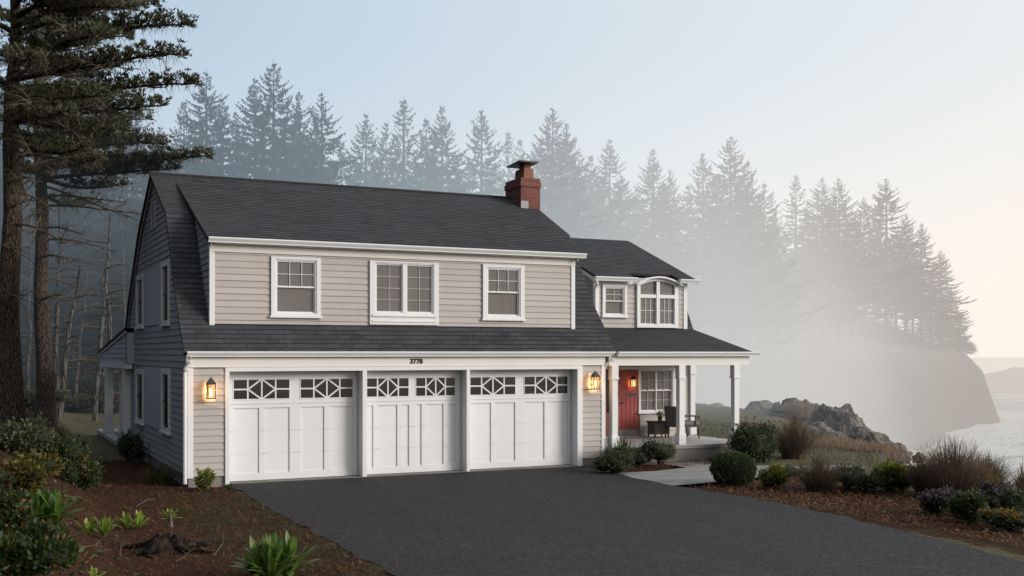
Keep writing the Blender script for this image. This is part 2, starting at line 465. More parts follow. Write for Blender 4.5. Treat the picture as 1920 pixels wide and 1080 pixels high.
def clap(mb, P, poly, z0, z1, holes=()):
    """lapped boards over a polygon (u, z) between z0 and z1; P(u, z, off) gives the point"""
    def span(z):
        xs = []
        n = len(poly)
        for i in range(n):
            (a, za), (b, zb) = poly[i], poly[(i+1) % n]
            if (za <= z < zb) or (zb <= z < za):
                xs.append(a + (b - a)*(z - za)/(zb - za))
        return (min(xs), max(xs)) if len(xs) >= 2 else None
    z = z0
    while z < z1 - 1e-3:
        zt = min(z + EXPO, z1)
        s0, s1 = span(z + 1e-4), span(zt - 1e-4)
        if s0 is None: break
        if s1 is None: s1 = ((s0[0]+s0[1])/2,)*2
        j = rnd.uniform(-.002, .002)
        segs = cut(s0[0], s0[1], z, zt, holes)
        for n_, (a, b) in enumerate(segs):
            a1 = s1[0] if n_ == 0 and a == s0[0] else a; b1 = s1[1] if n_ == len(segs)-1 and b == s0[1] else b
            js = []; q_ = a + rnd.uniform(.6, 3.4)
            while q_ < b - .35: js.append(q_); q_ += rnd.uniform(2.2, 3.7)
            ends = [a] + js + [b]
            for i_ in range(len(ends)-1):
                p0, p1 = ends[i_] + (.0015 if i_ else 0), ends[i_+1] - (.0015 if i_ < len(ends)-2 else 0)
                t0, t1 = (a1 if i_ == 0 else p0), (b1 if i_ == len(ends)-2 else p1)
                o_ = .026 + j + rnd.uniform(-.0012, .0012); k_ = len(mb.v)
                mb.v += [P(p0, z, 0), P(p1, z, 0), P(p1, z, o_), P(p0, z, o_), P(t1, zt, .006), P(t0, zt, .006)]
                mb.f += [(k_, k_+1, k_+2, k_+3), (k_+3, k_+2, k_+4, k_+5)]; mb.m += [0, 0]; mb.uv += [None, None]
        z = zt

def front(Y):
    return lambda u, z, off: (u, Y - off, z)

def rect(u0, u1, z0, z1):
    return [(u0, z0), (u1, z0), (u1, z1), (u0, z1)]

def roof_sheet(mb, prof, x0, x1, thick=.07, xfun=None):
    """prof: (Y, Z) from eave to ridge. Courses that lap, with a slab under them. xfun(s) optional -> (x0, x1) by Y."""
    s_acc = 0; nrow = 0
    for (ya, za), (yb, zb) in zip(prof, prof[1:]):
        L = sqrt((yb-ya)**2 + (zb-za)**2); ty, tz = (yb-ya)/L, (zb-za)/L; ny, nz = -tz, ty
        if nz < 0: ny, nz = -ny, -nz
        n = max(1, round(L/.145))
        for i in range(n):
            a, b = L*i/n, L*(i+1)/n
            pa = (ya+ty*a, za+tz*a); pb = (ya+ty*b, za+tz*b)
            xa0, xa1 = xfun(pa[0]) if xfun else (x0, x1)
            xb0, xb1 = xfun(pb[0]) if xfun else (x0, x1)
            o1, o2 = .014, .003
            A = (xa0, pa[0]+ny*o1, pa[1]+nz*o1); B = (xa1, pa[0]+ny*o1, pa[1]+nz*o1)
            Cc = (xb1, pb[0]+ny*o2, pb[1]+nz*o2); D = (xb0, pb[0]+ny*o2, pb[1]+nz*o2)
            va, vb = (nrow+i)*.145, (nrow+i+1)*.145
            mb.quad(A, B, Cc, D, uv=[(xa0, va), (xa1, va), (xb1, vb), (xb0, vb)])
            mb.quad((xa0, pa[0], pa[1]), (xa1, pa[0], pa[1]), B, A, uv=[(xa0, va)]*4)
        # under slab + edges
        q = [(ya, za), (yb, zb), (yb - ny*thick, zb - nz*thick), (ya - ny*thick, za - nz*thick)]
        e0a, e1a = xfun(ya) if xfun else (x0, x1); e0b, e1b = xfun(yb) if xfun else (x0, x1)
        Lf = [(e0a, *q[0]), (e0b, *q[1]), (e0b, *q[2]), (e0a, *q[3])]; Rt = [(e1a, *q[0]), (e1b, *q[1]), (e1b, *q[2]), (e1a, *q[3])]
        z4 = [(0, 0)]*4
        mb.quad(*Lf, uv=z4); mb.quad(*Rt[::-1], uv=z4); mb.quad(Lf[3], Lf[2], Rt[2], Rt[3], uv=z4); mb.quad(Lf[0], Lf[3], Rt[3], Rt[0], uv=z4)
        s_acc += L; nrow += n

def gutter(x0, x1, y, z1, h=.12, dep=.13):
    mb = MB()
    prof = [(y, z1), (y-dep, z1), (y-dep-.012, z1-.02), (y-dep, z1-.045), (y-dep*.75, z1-h*.75), (y-dep*.7, z1-h), (y, z1-h)]
    mb.extrude(prof, 'x', x0, x1)
    return mb.build('gutter', M['white'], house)

# ---- garage walls
G1 = 10.48
mb = MB()
clap(mb, front(0), rect(.09, .775, .2, 2.6), .2, 2.6); mb.quad((0, .03, .2), (.8, .03, .2), (.8, .03, 2.9), (0, .03, 2.9)); mb.build('front_wall', M['siding'], house)
mb = MB()
clap(mb, front(0), rect(9.81, 10.38, .2, 2.6), .2, 2.6); mb.quad((9.8, .03, .2), (G1, .03, .2), (G1, .03, 2.9), (9.8, .03, 2.9)); mb.build('front_wall', M['siding'], house)
mb = MB(); mb.box(-.005, .775, .012, .3, -.3, .2); mb.box(.012, .3, .3, 10.1, -.3, .2); mb.build('foundation', M['concrete'], house)
MB().box(9.81, G1, .012, .3, -.3, .2).build('foundation', M['concrete'], house)
for x0, x1, z0 in ((-.035, .09, .17), (10.38, 10.5, .17)):
    MB().box(x0, x1, -.036, .05, z0, 2.6).build('corner_board', M['white'], house, bevel=.006)
MB().box(-.035, G1+.02, -.042, .05, 2.6, 2.86).build('frieze_board', M['trim'], house)
MB().box(.0, G1, -.06, .02, 2.588, 2.6).build('frieze_moulding', M['trim'], house)

# garage door casings and posts (front face on Y 0, doors set back to Y .28)
OPEN = [(.87, 3.93), (4.04, 6.57), (6.66, 9.66)]
DZ = 2.49
mb = MB(); mb.box(.775, .87, -.05, .30, -.02, DZ); mb.build('door_post', M['white'], house, bevel=.006)
for a, b in ((3.93, 4.04), (6.57, 6.66), (9.66, 9.81)):
    MB().box(a, b, -.05, .30, -.02, DZ).build('door_post', M['white'], house, bevel=.006)
MB().box(.775, 9.81, -.05, .30, DZ, 2.586).build('door_head', M['white'], house, bevel=.006)
MB().box(.87, 9.66, -.06, .55, -.05, .022).build('apron_slab', M['concrete'], house)
MB().box(.3, 10.3, .5, .52, 0, 2.7).build('garage_back_panel', M['interior'], house)

DY = .28
def dx(px): return onY(px, 800, DY)[0]
doors = [
  ('white garage door with four tall recessed panels, nearest the left corner', OPEN[0], [(438, 542.5), (563.6, 661)], [(438, 486), (497, 543), (564, 608), (618, 661)]),
  ('white garage door with six uneven recessed panels, the middle one', OPEN[1], [(688, 766), (780, 853)], [(688.5, 700), (708.7, 745), (754, 767), (779.5, 790.5), (798.7, 831.5), (839.6, 853.7)]),
  ('white garage door with four tall recessed panels, beside the porch', OPEN[2], [(881.5, 966), (983, 1064)], [(882.6, 920.6), (928, 966), (984.5, 1020.8), (1027.8, 1065)])]
WZ0, WZ1, PZ0, PZ1 = 1.865, 2.30, .19, 1.66
for lab, (ox0, ox1), wins, pans in doors:
    mb = MB()
    rects = [(dx(a), dx(b), PZ0, PZ1) for a, b in pans] + [(dx(a), dx(b), WZ0, WZ1) for a, b in wins]
    # face plate with holes: cut the door into a grid of cells and leave the holes out
    xs = sorted({ox0+.01, ox1-.01} | {r[0] for r in rects} | {r[1] for r in rects})
    seams = [.62, 1.13, 1.74]
    zs = sorted({.03, DZ} | {PZ0, PZ1, WZ0, WZ1} | {z for z in seams} | {z+.010 for z in seams})
    for i in range(len(xs)-1):
        for k in range(len(zs)-1):
            cx_, cz_ = (xs[i]+xs[i+1])/2, (zs[k]+zs[k+1])/2
            hole = any(r[0] < cx_ < r[1] and r[2] < cz_ < r[3] for r in rects)
            seam = any(z < cz_ < z+.010 for z in seams)
            y = DY + (.026 if hole else 0) + (.012 if seam else 0)
            mb.quad((xs[i], y, zs[k]), (xs[i+1], y, zs[k]), (xs[i+1], y, zs[k+1]), (xs[i], y, zs[k+1]))
    for r in rects:   # returns of the recesses
        a, b, c, d = r; y0, y1 = DY, DY+.026
        mb.quad((a,y0,c),(a,y1,c),(a,y1,d),(a,y0,d)); mb.quad((b,y0,c),(b,y0,d),(b,y1,d),(b,y1,c))
        mb.quad((a,y0,c),(b,y0,c),(b,y1,c),(a,y1,c)); mb.quad((a,y0,d),(a,y1,d),(b,y1,d),(b,y0,d))
    mb.box(ox0+.01, ox1-.01, DY+.03, DY+.07, .03, DZ)
    door = mb.build('garage_door', M['white'], house); door['label'] = lab
    MB().box(ox0+.012, ox1-.012, DY+.002, DY+.05, .008, .03).build('bottom_seal', M['black'], door)
    for a, b in wins:
        x0, x1 = dx(a), dx(b); w = x1-x0; zm = (WZ0+WZ1)/2
        MB().box(x0-.002, x1+.002, DY+.012, DY+.024, WZ0, WZ1).build('window_pane', M['darkglass'], door)
        g = MB(); t = .017
        for fx in (.25, .5, .75):
            g.box(x0+w*fx-t, x0+w*fx+t, DY-.006, DY+.011, WZ0, WZ1)
        g.box(x0, x0+w*.25-t, DY-.006, DY+.011, zm-t, zm+t); g.box(x0+w*.75+t, x1, DY-.006, DY+.011, zm-t, zm+t)
        for sx in (-1, 1):
            for sz in (-1, 1):
                xa, za = x0+w*(.5+sx*.25) - sx*.006, zm; xb, zb = x0+w*.5 + sx*.02, zm+sz*(WZ1-zm-.004)
                dxx, dzz = xb-xa, zb-za; L = sqrt(dxx*dxx+dzz*dzz); nx, nz = -dzz/L*t, dxx/L*t
                g.extrude([(xa+nx, za+nz), (xb+nx, zb+nz), (xb-nx, zb-nz), (xa-nx, za-nz)], 'y', DY-.005, DY+.0105)
        g.frame(x0-.02, x1+.02, WZ0-.02, WZ1+.02, .022, DY-.008, DY+.0115)
        g.build('window_grille', M['white'], door)

# house number
cu = bpy.data.curves.new('house_number', 'FONT'); cu.body = '3778'; cu.size = .155; cu.extrude = .008; cu.align_x = 'CENTER'; cu.offset = .004; cu.space_character = 1.05
tmp = bpy.data.objects.new('tmp', cu); col.objects.link(tmp)
dg = C.evaluated_depsgraph_get(); me = bpy.data.meshes.new_from_object(tmp.evaluated_get(dg)); bpy.data.objects.remove(tmp)
no = bpy.data.objects.new('house_number', me); col.objects.link(no); me.materials.clear(); me.materials.append(M['black'])
no.parent = house; no.location = (5.27, -.052, 2.655); no.rotation_euler = (pi/2, 0, 0); no['label'] = 'dark house number 3778 on the cream board'

# ---- roof of the garage block
RF = [(-.12, 2.90), (.42, 3.53), (.95, 4.12), (2.37, 6.20), (5.02, 7.52)]
RB = [(10.35, 3.5), (9.75, 4.28), (7.4, 6.25), (5.02, 7.52)]
XL, XR = -.12, 10.76
mb = MB(); roof_sheet(mb, RF, XL, XR); roof_sheet(mb, RB, XL, XR)
roof = mb.build('roof', M['shingle'], house)
rp = MB(); rp.tube([(XL-.01, 5.02, 7.535), (XR+.01, 5.02, 7.535)], .045, 8); rp.build('ridge_cap', M['shingle'], roof)
# rake boards under the roof edge at both gables
for xa, xb in ((-.075, -.04), (10.66, 10.69)):
    mb = MB()
    for prof in (RF, RB):
        for (ya, za), (yb, zb) in zip(prof, prof[1:]):
            mb.extrude([(ya, za-.085), (yb, zb-.085), (yb, zb-.20), (ya, za-.22)], 'x', xa, xb)
    mb.build('rake_board', M['siding_shade'], house)

# ---- gable wall X=0
gp = [(0, .2), (0, 2.95), (.42, 3.45), (.95, 4.02), (2.37, 6.10), (5.02, 7.42), (7.4, 6.15), (9.75, 4.15), (10.1, 3.72), (10.1, .2)]
def gside(x): return lambda u, z, off: (x - off, u, z)
GW = ((2.42, 3.62, 3.60, 5.13, 'upper gable window by the front corner'), (6.85, 8.30, 3.62, 5.08, 'upper gable window by the rear corner'),
      (2.38, 3.66, 1.00, 2.53, 'lower gable window by the front corner'), (6.85, 8.42, .97, 2.45, 'lower gable window by the rear corner'))
mb = MB(); clap(mb, gside(0), gp, .2, 7.4, [(a+.02, b-.02, c, d) for a, b, c, d, _ in GW]); mb.poly([(.004, y, z) for y, z in gp])
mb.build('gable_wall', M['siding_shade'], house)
mb = MB(); mb.poly([(G1, y, z) for y, z in gp]); mb.quad((0, 10.1, .0), (G1, 10.1, 0), (G1, 10.1, 3.7), (0, 10.1, 3.7)); mb.build('rear_wall', M['siding_shade'], house)
MB().box(-.034, -.002, -.03, .10, .17, 2.75).build('corner_board', M['siding_shade'], house)
for (y0, y1, z0, z1, kz) in ((2.40, 8.40, 3.62, 5.10, 'upper'), (2.35, 8.45, .98, 2.50, 'lower')):
    MB().box(-.036, -.004, y0+1.22, y1-1.55, z0-.0, z1+.02).build('wall_panel', M['panel'], house)['label'] = 'flat board panel between the two %s gable windows' % kz
for (y0, y1, z0, z1, lab) in GW:
    mb = MB()
    w = .13; g0, g1, h0, h1 = y0+w, y1-w*1.6, z0+.09, z1-.14
    mb.box(-.06, -.0, y0, g0, z0, z1); mb.box(-.06, -.0, g1, y1, z0, z1)
    mb.box(-.06, -.0, g0, g1, h1, z1); mb.box(-.06, -.0, g0, g1, z0, h0); mb.box(-.09, -.0, y0-.04, y1+.03, z0-.05, z0)
    wn = mb.build('gable_window', M['white'], house); wn['label'] = lab
    MB().box(-.02, -.008, g0, g1, h0, h1).build('pane', M['darkglass'], wn)
    ym, zm = (g0+g1)/2, (h0+h1)/2
    b = MB(); b.box(-.029, -.021, ym-.006, ym+.006, h0, h1); b.box(-.036, -.0205, g0, g1, zm-.016, zm+.016); b.build('sash_bar', M['darkmetal'], wn)
mb = MB(); mb.frame(4.78, 5.32, 6.1, 6.82, .07, -.05, -.004)
mb.v = [(y, x, z) for x, y, z in mb.v]
vn = mb.build('louvre_vent', M['panel'], house)
mb = MB(); mb.box(-.012, -.006, 4.85, 5.25, 6.17, 6.75); mb.build('vent_backing', M['black'], vn)
mb = MB()
for k in range(7):
    z = 6.19+k*.08
    mb.extrude([(-.042, z), (-.036, z), (-.014, z+.05), (-.02, z+.05)], 'y', 4.85, 5.25)
mb.build('vent_slats', M['siding_shade'], vn)

# ---- gutters and downspouts
gutter(-.06, 10.74, -.05, 2.935)
def spout(pts, r=.042):
    mb = MB(); mb.tube(pts, r, 8); return mb.build('downspout', M['white'], house, smooth=False)
spout([(.02, -.13, 2.83), (.02, -.13, 2.72), (-.085, -.06, 2.55), (-.085, -.03, 2.45), (-.085, -.03, .28), (-.085, -.04, .06)])
spout([(10.68, -.13, 2.83), (10.66, -.13, 2.75), (10.52, -.05, 2.60), (10.52, .03, 2.50)])
spout([(-.08, 10.18, 3.62), (-.08, 10.18, 2.6), (-.08, 10.05, 2.45), (-.08, 10.05, .3)])

# ---- front shed dormer
dY = .45
DR = [(.20, 5.455), (4.55, 7.292)]
mb = MB(); roof_sheet(mb, DR, .44, 10.08, .08); mb.build('dormer_roof', M['shingle'], house)
DX0, DX1 = .55, 9.82
def survey_rect(q, Y):
    xa, za = onY(q[0], q[1], Y-.04); xb, zb = onY(q[2], q[3], Y-.04); return (xa, xb, zb, za)
mb = MB(); hl = [survey_rect(q, dY) for q in ((516, 486, 594, 589), (702, 492, 814, 589), (912, 501, 976, 594))]
clap(mb, front(dY), rect(DX0, DX1, 3.50, 5.2), 3.50, 5.2, hl); sheathing(mb, front(dY), (DX0, DX1, 3.3, 5.5), hl)
mb.build('dormer_wall', M['siding'], house)
for xw, sgn in ((DX0, 1), (DX1, -1)):
    mb = MB(); pl = [(dY, 3.4), (dY, 5.45), (4.4, 7.14), (4.4, 6.9), (2.37, 6.0), (.95, 3.95)]
    mb.poly([(xw+.004*sgn, y, z) for y, z in pl])
    clap(mb, gside(xw) if sgn > 0 else (lambda u, z, off: (DX1+off, u, z)), pl, 3.6, 6.6)
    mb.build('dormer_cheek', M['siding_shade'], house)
    x0, x1 = (DX0-.03, DX0-.004) if sgn > 0 else (DX1+.004, DX1+.03)
    mb = MB(); mb.extrude([(.25, 5.40), (3.9, 6.94), (3.9, 6.84), (.25, 5.27)], 'x', x0, x1); mb.build('dormer_rake', M['siding_shade'], house)
for a, b in ((DX0-.03, DX0+.085), (DX1-.085, DX1+.03)):
    MB().box(a, b, dY-.04, dY+.06, 3.50, 5.17).build('corner_board', M['white'], house, bevel=.006)
MB().box(DX0-.03, DX1+.03, dY-.05, dY+.06, 5.17, 5.36).build('frieze_board', M['trim'], house)
MB().box(DX0+.04, 10.0, .27, dY-.05, 5.335, 5.36).build('soffit', M['trim'], house)
gutter(.46, 10.06, .29, 5.475)

def fwindow(Y, outer, gl, style, lab, apron=None):
    """front-facing window: outer trim and glass rectangles in photo-survey pixels on plane Y"""
    def R(q):
        xa, za = onY(q[0], q[1], Y-.04); xb, zb = onY(q[2], q[3], Y-.04); return xa, xb, zb, za
    ox0, ox1, oz0, oz1 = R(outer); gx0, gx1, gz0, gz1 = R(gl)
    mb = MB(); yt0, yt1 = Y-.062, Y+.03
    mb.box(ox0, gx0-.045, yt0, yt1, oz0, oz1); mb.box(gx1+.045, ox1, yt0, yt1, oz0, oz1)
    mb.box(gx0-.045, gx1+.045, yt0, yt1, gz1+.045, oz1); mb.box(gx0-.045, gx1+.045, yt0, yt1, oz0, gz0-.045)
    mb.frame(gx0-.045, gx1+.045, gz0-.045, gz1+.045, .03, Y-.045, yt1)
    if apron is None: mb.box(ox0-.03, ox1+.03, Y-.095, yt0, oz0, oz0+.055)
    wn = mb.build('window', M['white'], house, bevel=.004); wn['label'] = lab
    ix0, ix1, iz0, iz1 = gx0-.015, gx1+.015, gz0-.015, gz1+.015
    def sash(x0, x1, z0, z1, y, nx, nz, fw=.03, bars=.006):
        s = MB(); s.frame(x0, x1, z0, z1, fw, y-.014, y+.018)
        for i in range(1, nx):
            xx = x0+fw+(x1-x0-2*fw)*i/nx; s.box(xx-bars, xx+bars, y-.011, y+.011, z0+fw, z1-fw)
        for i in range(1, nz):
            zz = z0+fw+(z1-z0-2*fw)*i/nz; s.box(x0+fw, x1-fw, y-.0095, y+.0095, zz-bars, zz+bars)
        s.build('sash', M['white'], wn)
        MB().box(x0+fw-.002, x1-fw+.002, y+.012, y+.017, z0+fw-.002, z1-fw+.002).build('pane', M['glass'], wn)
    def drape(x0, x1, z0, z1, y):
        d = MB(); n = max(6, int((x1-x0)/.03)); pr = None
        for i in range(n+1):
            x = x0+(x1-x0)*i/n; yy = y+.02*sin(i*1.7+x*3)+rnd.uniform(-.005, .005)
            if pr: d.quad((pr[0], pr[1], z0), (x, yy, z0), (x, yy, z1), (pr[0], pr[1], z1))
            pr = (x, yy)
        d.build('curtain', M['curtain'], wn, smooth=True)
    w = ix1-ix0; zm = iz0+(iz1-iz0)*.5
    if style == 'hung':
        sash(ix0, ix1, zm-.02, iz1, Y-.005, 3, 2); sash(ix0, ix1, iz0, zm+.02, Y+.02, 1, 1)
    elif style == 'hung2':
        sash(ix0, ix1, zm-.015, iz1, Y-.005, 2, 2, .025); sash(ix0, ix1, iz0, zm+.015, Y+.02, 1, 1, .025)
    elif style == 'casement':
        xm = (ix0+ix1)/2
        MB().box(xm-.05, xm+.05, Y-.05, Y+.03, iz0, iz1).build('mullion', M['white'], wn)
        sash(ix0, xm-.05, iz0, iz1, Y, 2, 4, .03, .0035); sash(xm+.05, ix1, iz0, iz1, Y, 2, 4, .03, .0035)
        drape(ix0+w*.16, ix0+w*.44, iz0, iz1, Y+.09); drape(ix0+w*.56, ix0+w*.80, iz0, iz1, Y+.09)
    elif style == 'twin':
        xm = (ix0+ix1)/2
        sash(ix0, xm-.012, zm-.02, iz1, Y-.005, 2, 2, .022, .003); sash(xm+.012, ix1, zm-.02, iz1, Y-.005, 2, 2, .022, .003)
        sash(ix0, xm-.012, iz0, zm+.02, Y+.02, 2, 2, .022, .004); sash(xm+.012, ix1, iz0, zm+.02, Y+.02, 2, 2, .022, .004)
        MB().box(xm-.011, xm+.011, Y-.03, Y+.04, iz0, iz1).build('mullion', M['white'], wn)
        drape(ix0+w*.05, ix0+w*.35, zm, iz1, Y+.12); drape(ix0+w*.6, ix0+w*.95, zm, iz1, Y+.12)
    if style == 'hung' and 'right' in lab: drape(ix0+w*.62, ix0+w*.98, iz0, zm+.3, Y+.14)
    MB().box(ix0-.02, ix1+.02, Y+.22, Y+.24, iz0-.02, iz1+.02).build('room_back', M['interior'], wn)
    if apron:
        xa, za = onY(apron[0], apron[1], Y-.06); xb, zb = onY(apron[2], apron[3], Y-.06)
        a = MB(); a.box(ox0+.06, ox1-.06, yt0-.02, yt0, zb+.02, zb+.05); a.box(ox0+.06, ox1-.06, yt0-.03, yt0, za-.04, za); a.build('apron_panel', M['white'], wn)
    return (ox0, ox1, oz0, oz1)

fwindow(dY, (508, 480, 601, 597), (519.5, 489, 590, 586), 'hung', 'left dormer window above the first garage door')
fwindow(dY, (693, 488, 822, 610), (706, 495, 810, 586), 'casement', 'wide curtained double window in the middle of the dormer', apron=(705, 590, 812, 606))
fwindow(dY, (905, 495, 983, 602), (915.5, 504, 972.5, 591), 'hung', 'right dormer window near the chimney')

# ---- chimney
def brickbox(mb, x0, x1, y0, y1, z0, z1):
    mb.quad((x0,y0,z0),(x1,y0,z0),(x1,y0,z1),(x0,y0,z1), uv=[(x0,z0),(x1,z0),(x1,z1),(x0,z1)])
    mb.quad((x1,y1,z0),(x0,y1,z0),(x0,y1,z1),(x1,y1,z1), uv=[(x1,z0),(x0,z0),(x0,z1),(x1,z1)])
    mb.quad((x0,y1,z0),(x0,y0,z0),(x0,y0,z1),(x0,y1,z1), uv=[(y1,z0),(y0,z0),(y0,z1),(y1,z1)])
    mb.quad((x1,y0,z0),(x1,y1,z0),(x1,y1,z1),(x1,y0,z1), uv=[(y0,z0),(y1,z0),(y1,z1),(y0,z1)])
    mb.quad((x0,y0,z1),(x1,y0,z1),(x1,y1,z1),(x0,y1,z1), uv=[(x0,y0),(x1,y0),(x1,y1),(x0,y1)])
cx0, cx1, cy0, cy1 = 10.19, 10.82, 4.25, 5.30
mb = MB(); brickbox(mb, cx0, cx1, cy0, cy1, 5.0, 8.04); brickbox(mb, cx0-.025, cx1+.025, cy0-.025, cy1+.025, 7.78, 7.93)
ch = mb.build('chimney', M['brick'], house)
mb = MB(); mb.extrude([(10.33, 8.041), (10.66, 8.041), (10.63, 8.34), (10.35, 8.34)], 'y', 4.35, 4.95); mb.build('flue', M['terracotta'], ch)
mb = MB(); mb.box(10.40, 10.60, 4.45, 4.80, 8.341, 8.50); mb.build('flue_neck', M['terracotta'], ch)
mb = MB(); mb.extrude([(4.22, 8.50), (5.12, 8.45), (5.12, 8.49), (4.22, 8.545)], 'x', 10.14, 10.76); mb.build('chimney_cap', M['darkmetal'], ch)
MB().box(cx0-.006, cx0+.24, cy0-.012, cy0-.002, 7.14, 7.36).build('flashing', M['metal'], ch)

# ---- right wing
WY = 2.8; DK = .45
WF = [(-.22, 2.90), (2.72, 3.60), (3.14, 4.37), (4.2, 5.5), (6.55, 6.57)]
WB = [(12.6, 3.2), (9.6, 4.6), (8.8, 5.5), (6.55, 6.57)]
WX0, WX1 = 10.78, 15.2
mb = MB()
roof_sheet(mb, WF, WX0, WX1); roof_sheet(mb, WB, WX0, WX1)
wroof = mb.build('wing_roof', M['shingle'], house)
MB().tube([(WX0, 6.55, 6.585), (WX1, 6.55, 6.585)], .04, 8).build('ridge_cap', M['shingle'], wroof)
gutter(10.75, 15.3, -.15, 2.935)
mb = MB(); hl = [survey_rect((1200, 692, 1262, 771), WY)]
sheathing(mb, front(WY), (10.5, 15.02, .2, 3.3), hl)
clap(mb, front(WY), rect(13.36, 15.02, DK, 2.55), DK, 2.55, hl); clap(mb, front(WY), rect(10.5, 12.2, DK, 2.55), DK, 2.55)
mb.build('porch_wall', M['siding'], house)
wg = [(WY, .1), (WY, 3.4), (3.1, 4.3), (4.2, 5.42), (6.55, 6.5), (8.8, 5.42), (9.6, 4.5), (12.4, 3.2), (12.4, .1)]
mb = MB(); mb.poly([(15.02, y, z) for y, z in wg]); clap(mb, lambda u, z, off: (15.02+off, u, z), wg, .3, 6.4); mb.quad((10.5, 12.4, 0), (15.02, 12.4, 0), (15.02, 12.4, 3.3), (10.5, 12.4, 3.3))
mb.build('wing_gable_wall', M['siding_shade'], house)
mb = MB(); mb.poly([(G1+.03, y, z) for y, z in ((.02, .2), (WY, .2), (WY, 2.9), (.02, 2.9))]); clap(mb, lambda u, z, off: (G1+.03+off, u, z), rect(.02, WY, .2, 2.9), .2, 2.9)
mb.build('garage_side_wall', M['siding_shade'], house)
MB().box(15.0, 15.06, WY-.036, WY+.05, DK, 2.6).build('corner_board', M['white'], house)
MB().box(14.9, 15.0, WY-.03, WY+.04, DK, 2.6).build('corner_board', M['trim'], house)
# porch beam, ceiling, deck, posts
MB().box(10.56, 15.06, -.12, .06, 2.57, 2.83).build('porch_beam', M['trim'], house, bevel=.005)
MB().box(14.88, 15.06, .06, WY-.04, 2.60, 2.82).build('porch_beam', M['trim'], house)
MB().box(10.56, 15.04, .07, WY, 2.80, 2.83).build('porch_ceiling', M['white'], house)
mb = MB()
x = 10.54
while x < 15.05:
    w = min(.14, 15.1-x); mb.box(x, x+w-.006, -.27, WY, DK-.03, DK); x += .14
mb.box(10.54, 15.08, -.24, WY, .36, DK-.031)
mb.build('porch_deck', M['deck'], house)
MB().box(10.56, 15.06, -.21, WY-.05, -.1, .36).build('deck_skirt', M['concrete'], house)
def porch_post(x0, y0, w, z0, z1, par=house, mat='white'):
    mb = MB(); x1, y1 = x0+w, y0+w
    mb.box(x0, x1, y0, y1, z0, z1)
    p = mb.build('porch_post', M[mat], par, bevel=.005)
    e = .03
    MB().box(x0-e, x1+e, y0-e, y1+e, z0+.003, z0+.30).build('post_base', M[mat], p, bevel=.008)
    c = MB(); c.box(x0-.014, x1+.014, y0-.014, y1+.014, z1-.33, z1-.005); c.box(x0-e, x1+e, y0-e, y1+e, z1-.35, z1-.315); c.build('post_capital', M[mat], p)
    return p
for x in (10.64, 12.73, 14.54): porch_post(x, -.14, .165, DK, 2.57)
porch_post(15.08, WY-.12, .17, DK, 2.62)
# front door with sidelight
mb = MB(); d0, d1 = 12.60, 13.30
mb.box(d0, d1, WY-.03, WY+.004, DK+.03, 2.42)
mb.box(d0, d1, WY-.05, WY-.03, 1.62, 1.75)
n = 5
for i in range(n+1):
    xx = d0+(d1-d0)*i/n
    mb.box(max(d0, xx-.011), min(d1, xx+.011), WY-.041, WY-.03, DK+.03, 1.62)
dr = mb.build('front_door', M['red'], house)
MB().box(d0+.02, d1-.02, WY-.046, WY-.0415, DK+.05, DK+.22).build('kick_plate', M['metal'], dr)
MB().box(d1-.44, d1-.04, WY-.058, WY-.0505, 1.655, 1.72).build('mail_slot', M['darkmetal'], dr)
mb = MB(); mb.tube([(d0+.08, WY-.04, 1.45), (d0+.08, WY-.1, 1.45), (d0+.16, WY-.1, 1.45)], .014, 6); mb.build('handle', M['darkmetal'], dr)
mb = MB(); mb.frame(12.14, 12.55, DK+.03, 2.42, .07, WY-.04, WY+.003, wb=.7); sl = mb.build('sidelight', M['brown_frame'], house)
MB().box(12.21, 12.48, WY-.02, WY-.005, DK+.73, 2.35).build('pane', M['darkglass'], sl)
mb = MB(); mb.box(12.06, 12.14, WY-.045, WY+.003, DK, 2.50); mb.box(12.14, 13.30, WY-.045, WY+.003, 2.42, 2.50); mb.box(12.55, 12.6, WY-.04, WY+.003, DK, 2.42)
mb.box(12.14, 13.3, WY-.06, WY+.003, DK+.001, DK+.03); mb.build('door_casing', M['white'], house)
fwindow(WY, (1197, 687, 1268, 774), (1202.5, 695, 1259, 768), 'twin', 'wide gridded porch window beside the red door')

# wing dormer
QY = 2.75
QX0, QX1 = 11.80, 14.95
QR = [(2.50, 5.06), (6.4, 6.60)]
qz = lambda y: 5.06 + (y-2.5)*(6.60-5.06)/3.9
mb = MB(); roof_sheet(mb, [(2.5, 5.06), (2.95, qz(2.95))], 11.74, 13.03, .06); roof_sheet(mb, [(2.5, 5.06), (2.95, qz(2.95))], 14.56, 15.2, .06); roof_sheet(mb, [(2.951, qz(2.951)), (6.4, 6.6)], 11.74, 15.2, .06); mb.build('dormer_roof', M['shingle'], house)
mb = MB(); hl = [survey_rect((1133, 537, 1171, 592), QY)]
clap(mb, front(QY), rect(QX0, QX1, 3.62, 4.90), 3.62, 4.90, hl); sheathing(mb, front(QY), (QX0, QX1, 3.4, 5.1), hl); mb.build('dormer_wall', M['siding'], house)
pl = [(QY, 3.55), (QY, 5.05), (6.0, 6.36), (6.0, 6.2), (4.2, 5.3), (3.1, 4.2)]
for xw, P in ((QX0, gside(QX0)), (QX1, lambda u, z, off: (QX1+off, u, z))):
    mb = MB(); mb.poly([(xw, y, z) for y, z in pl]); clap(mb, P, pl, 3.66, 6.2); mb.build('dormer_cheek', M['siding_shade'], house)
mb = MB(); mb.extrude([(2.5, 5.0), (5.6, 6.22), (5.6, 6.12), (2.5, 4.88)], 'x', QX0-.065, QX0-.03); mb.build('dormer_rake', M['trim'], house)
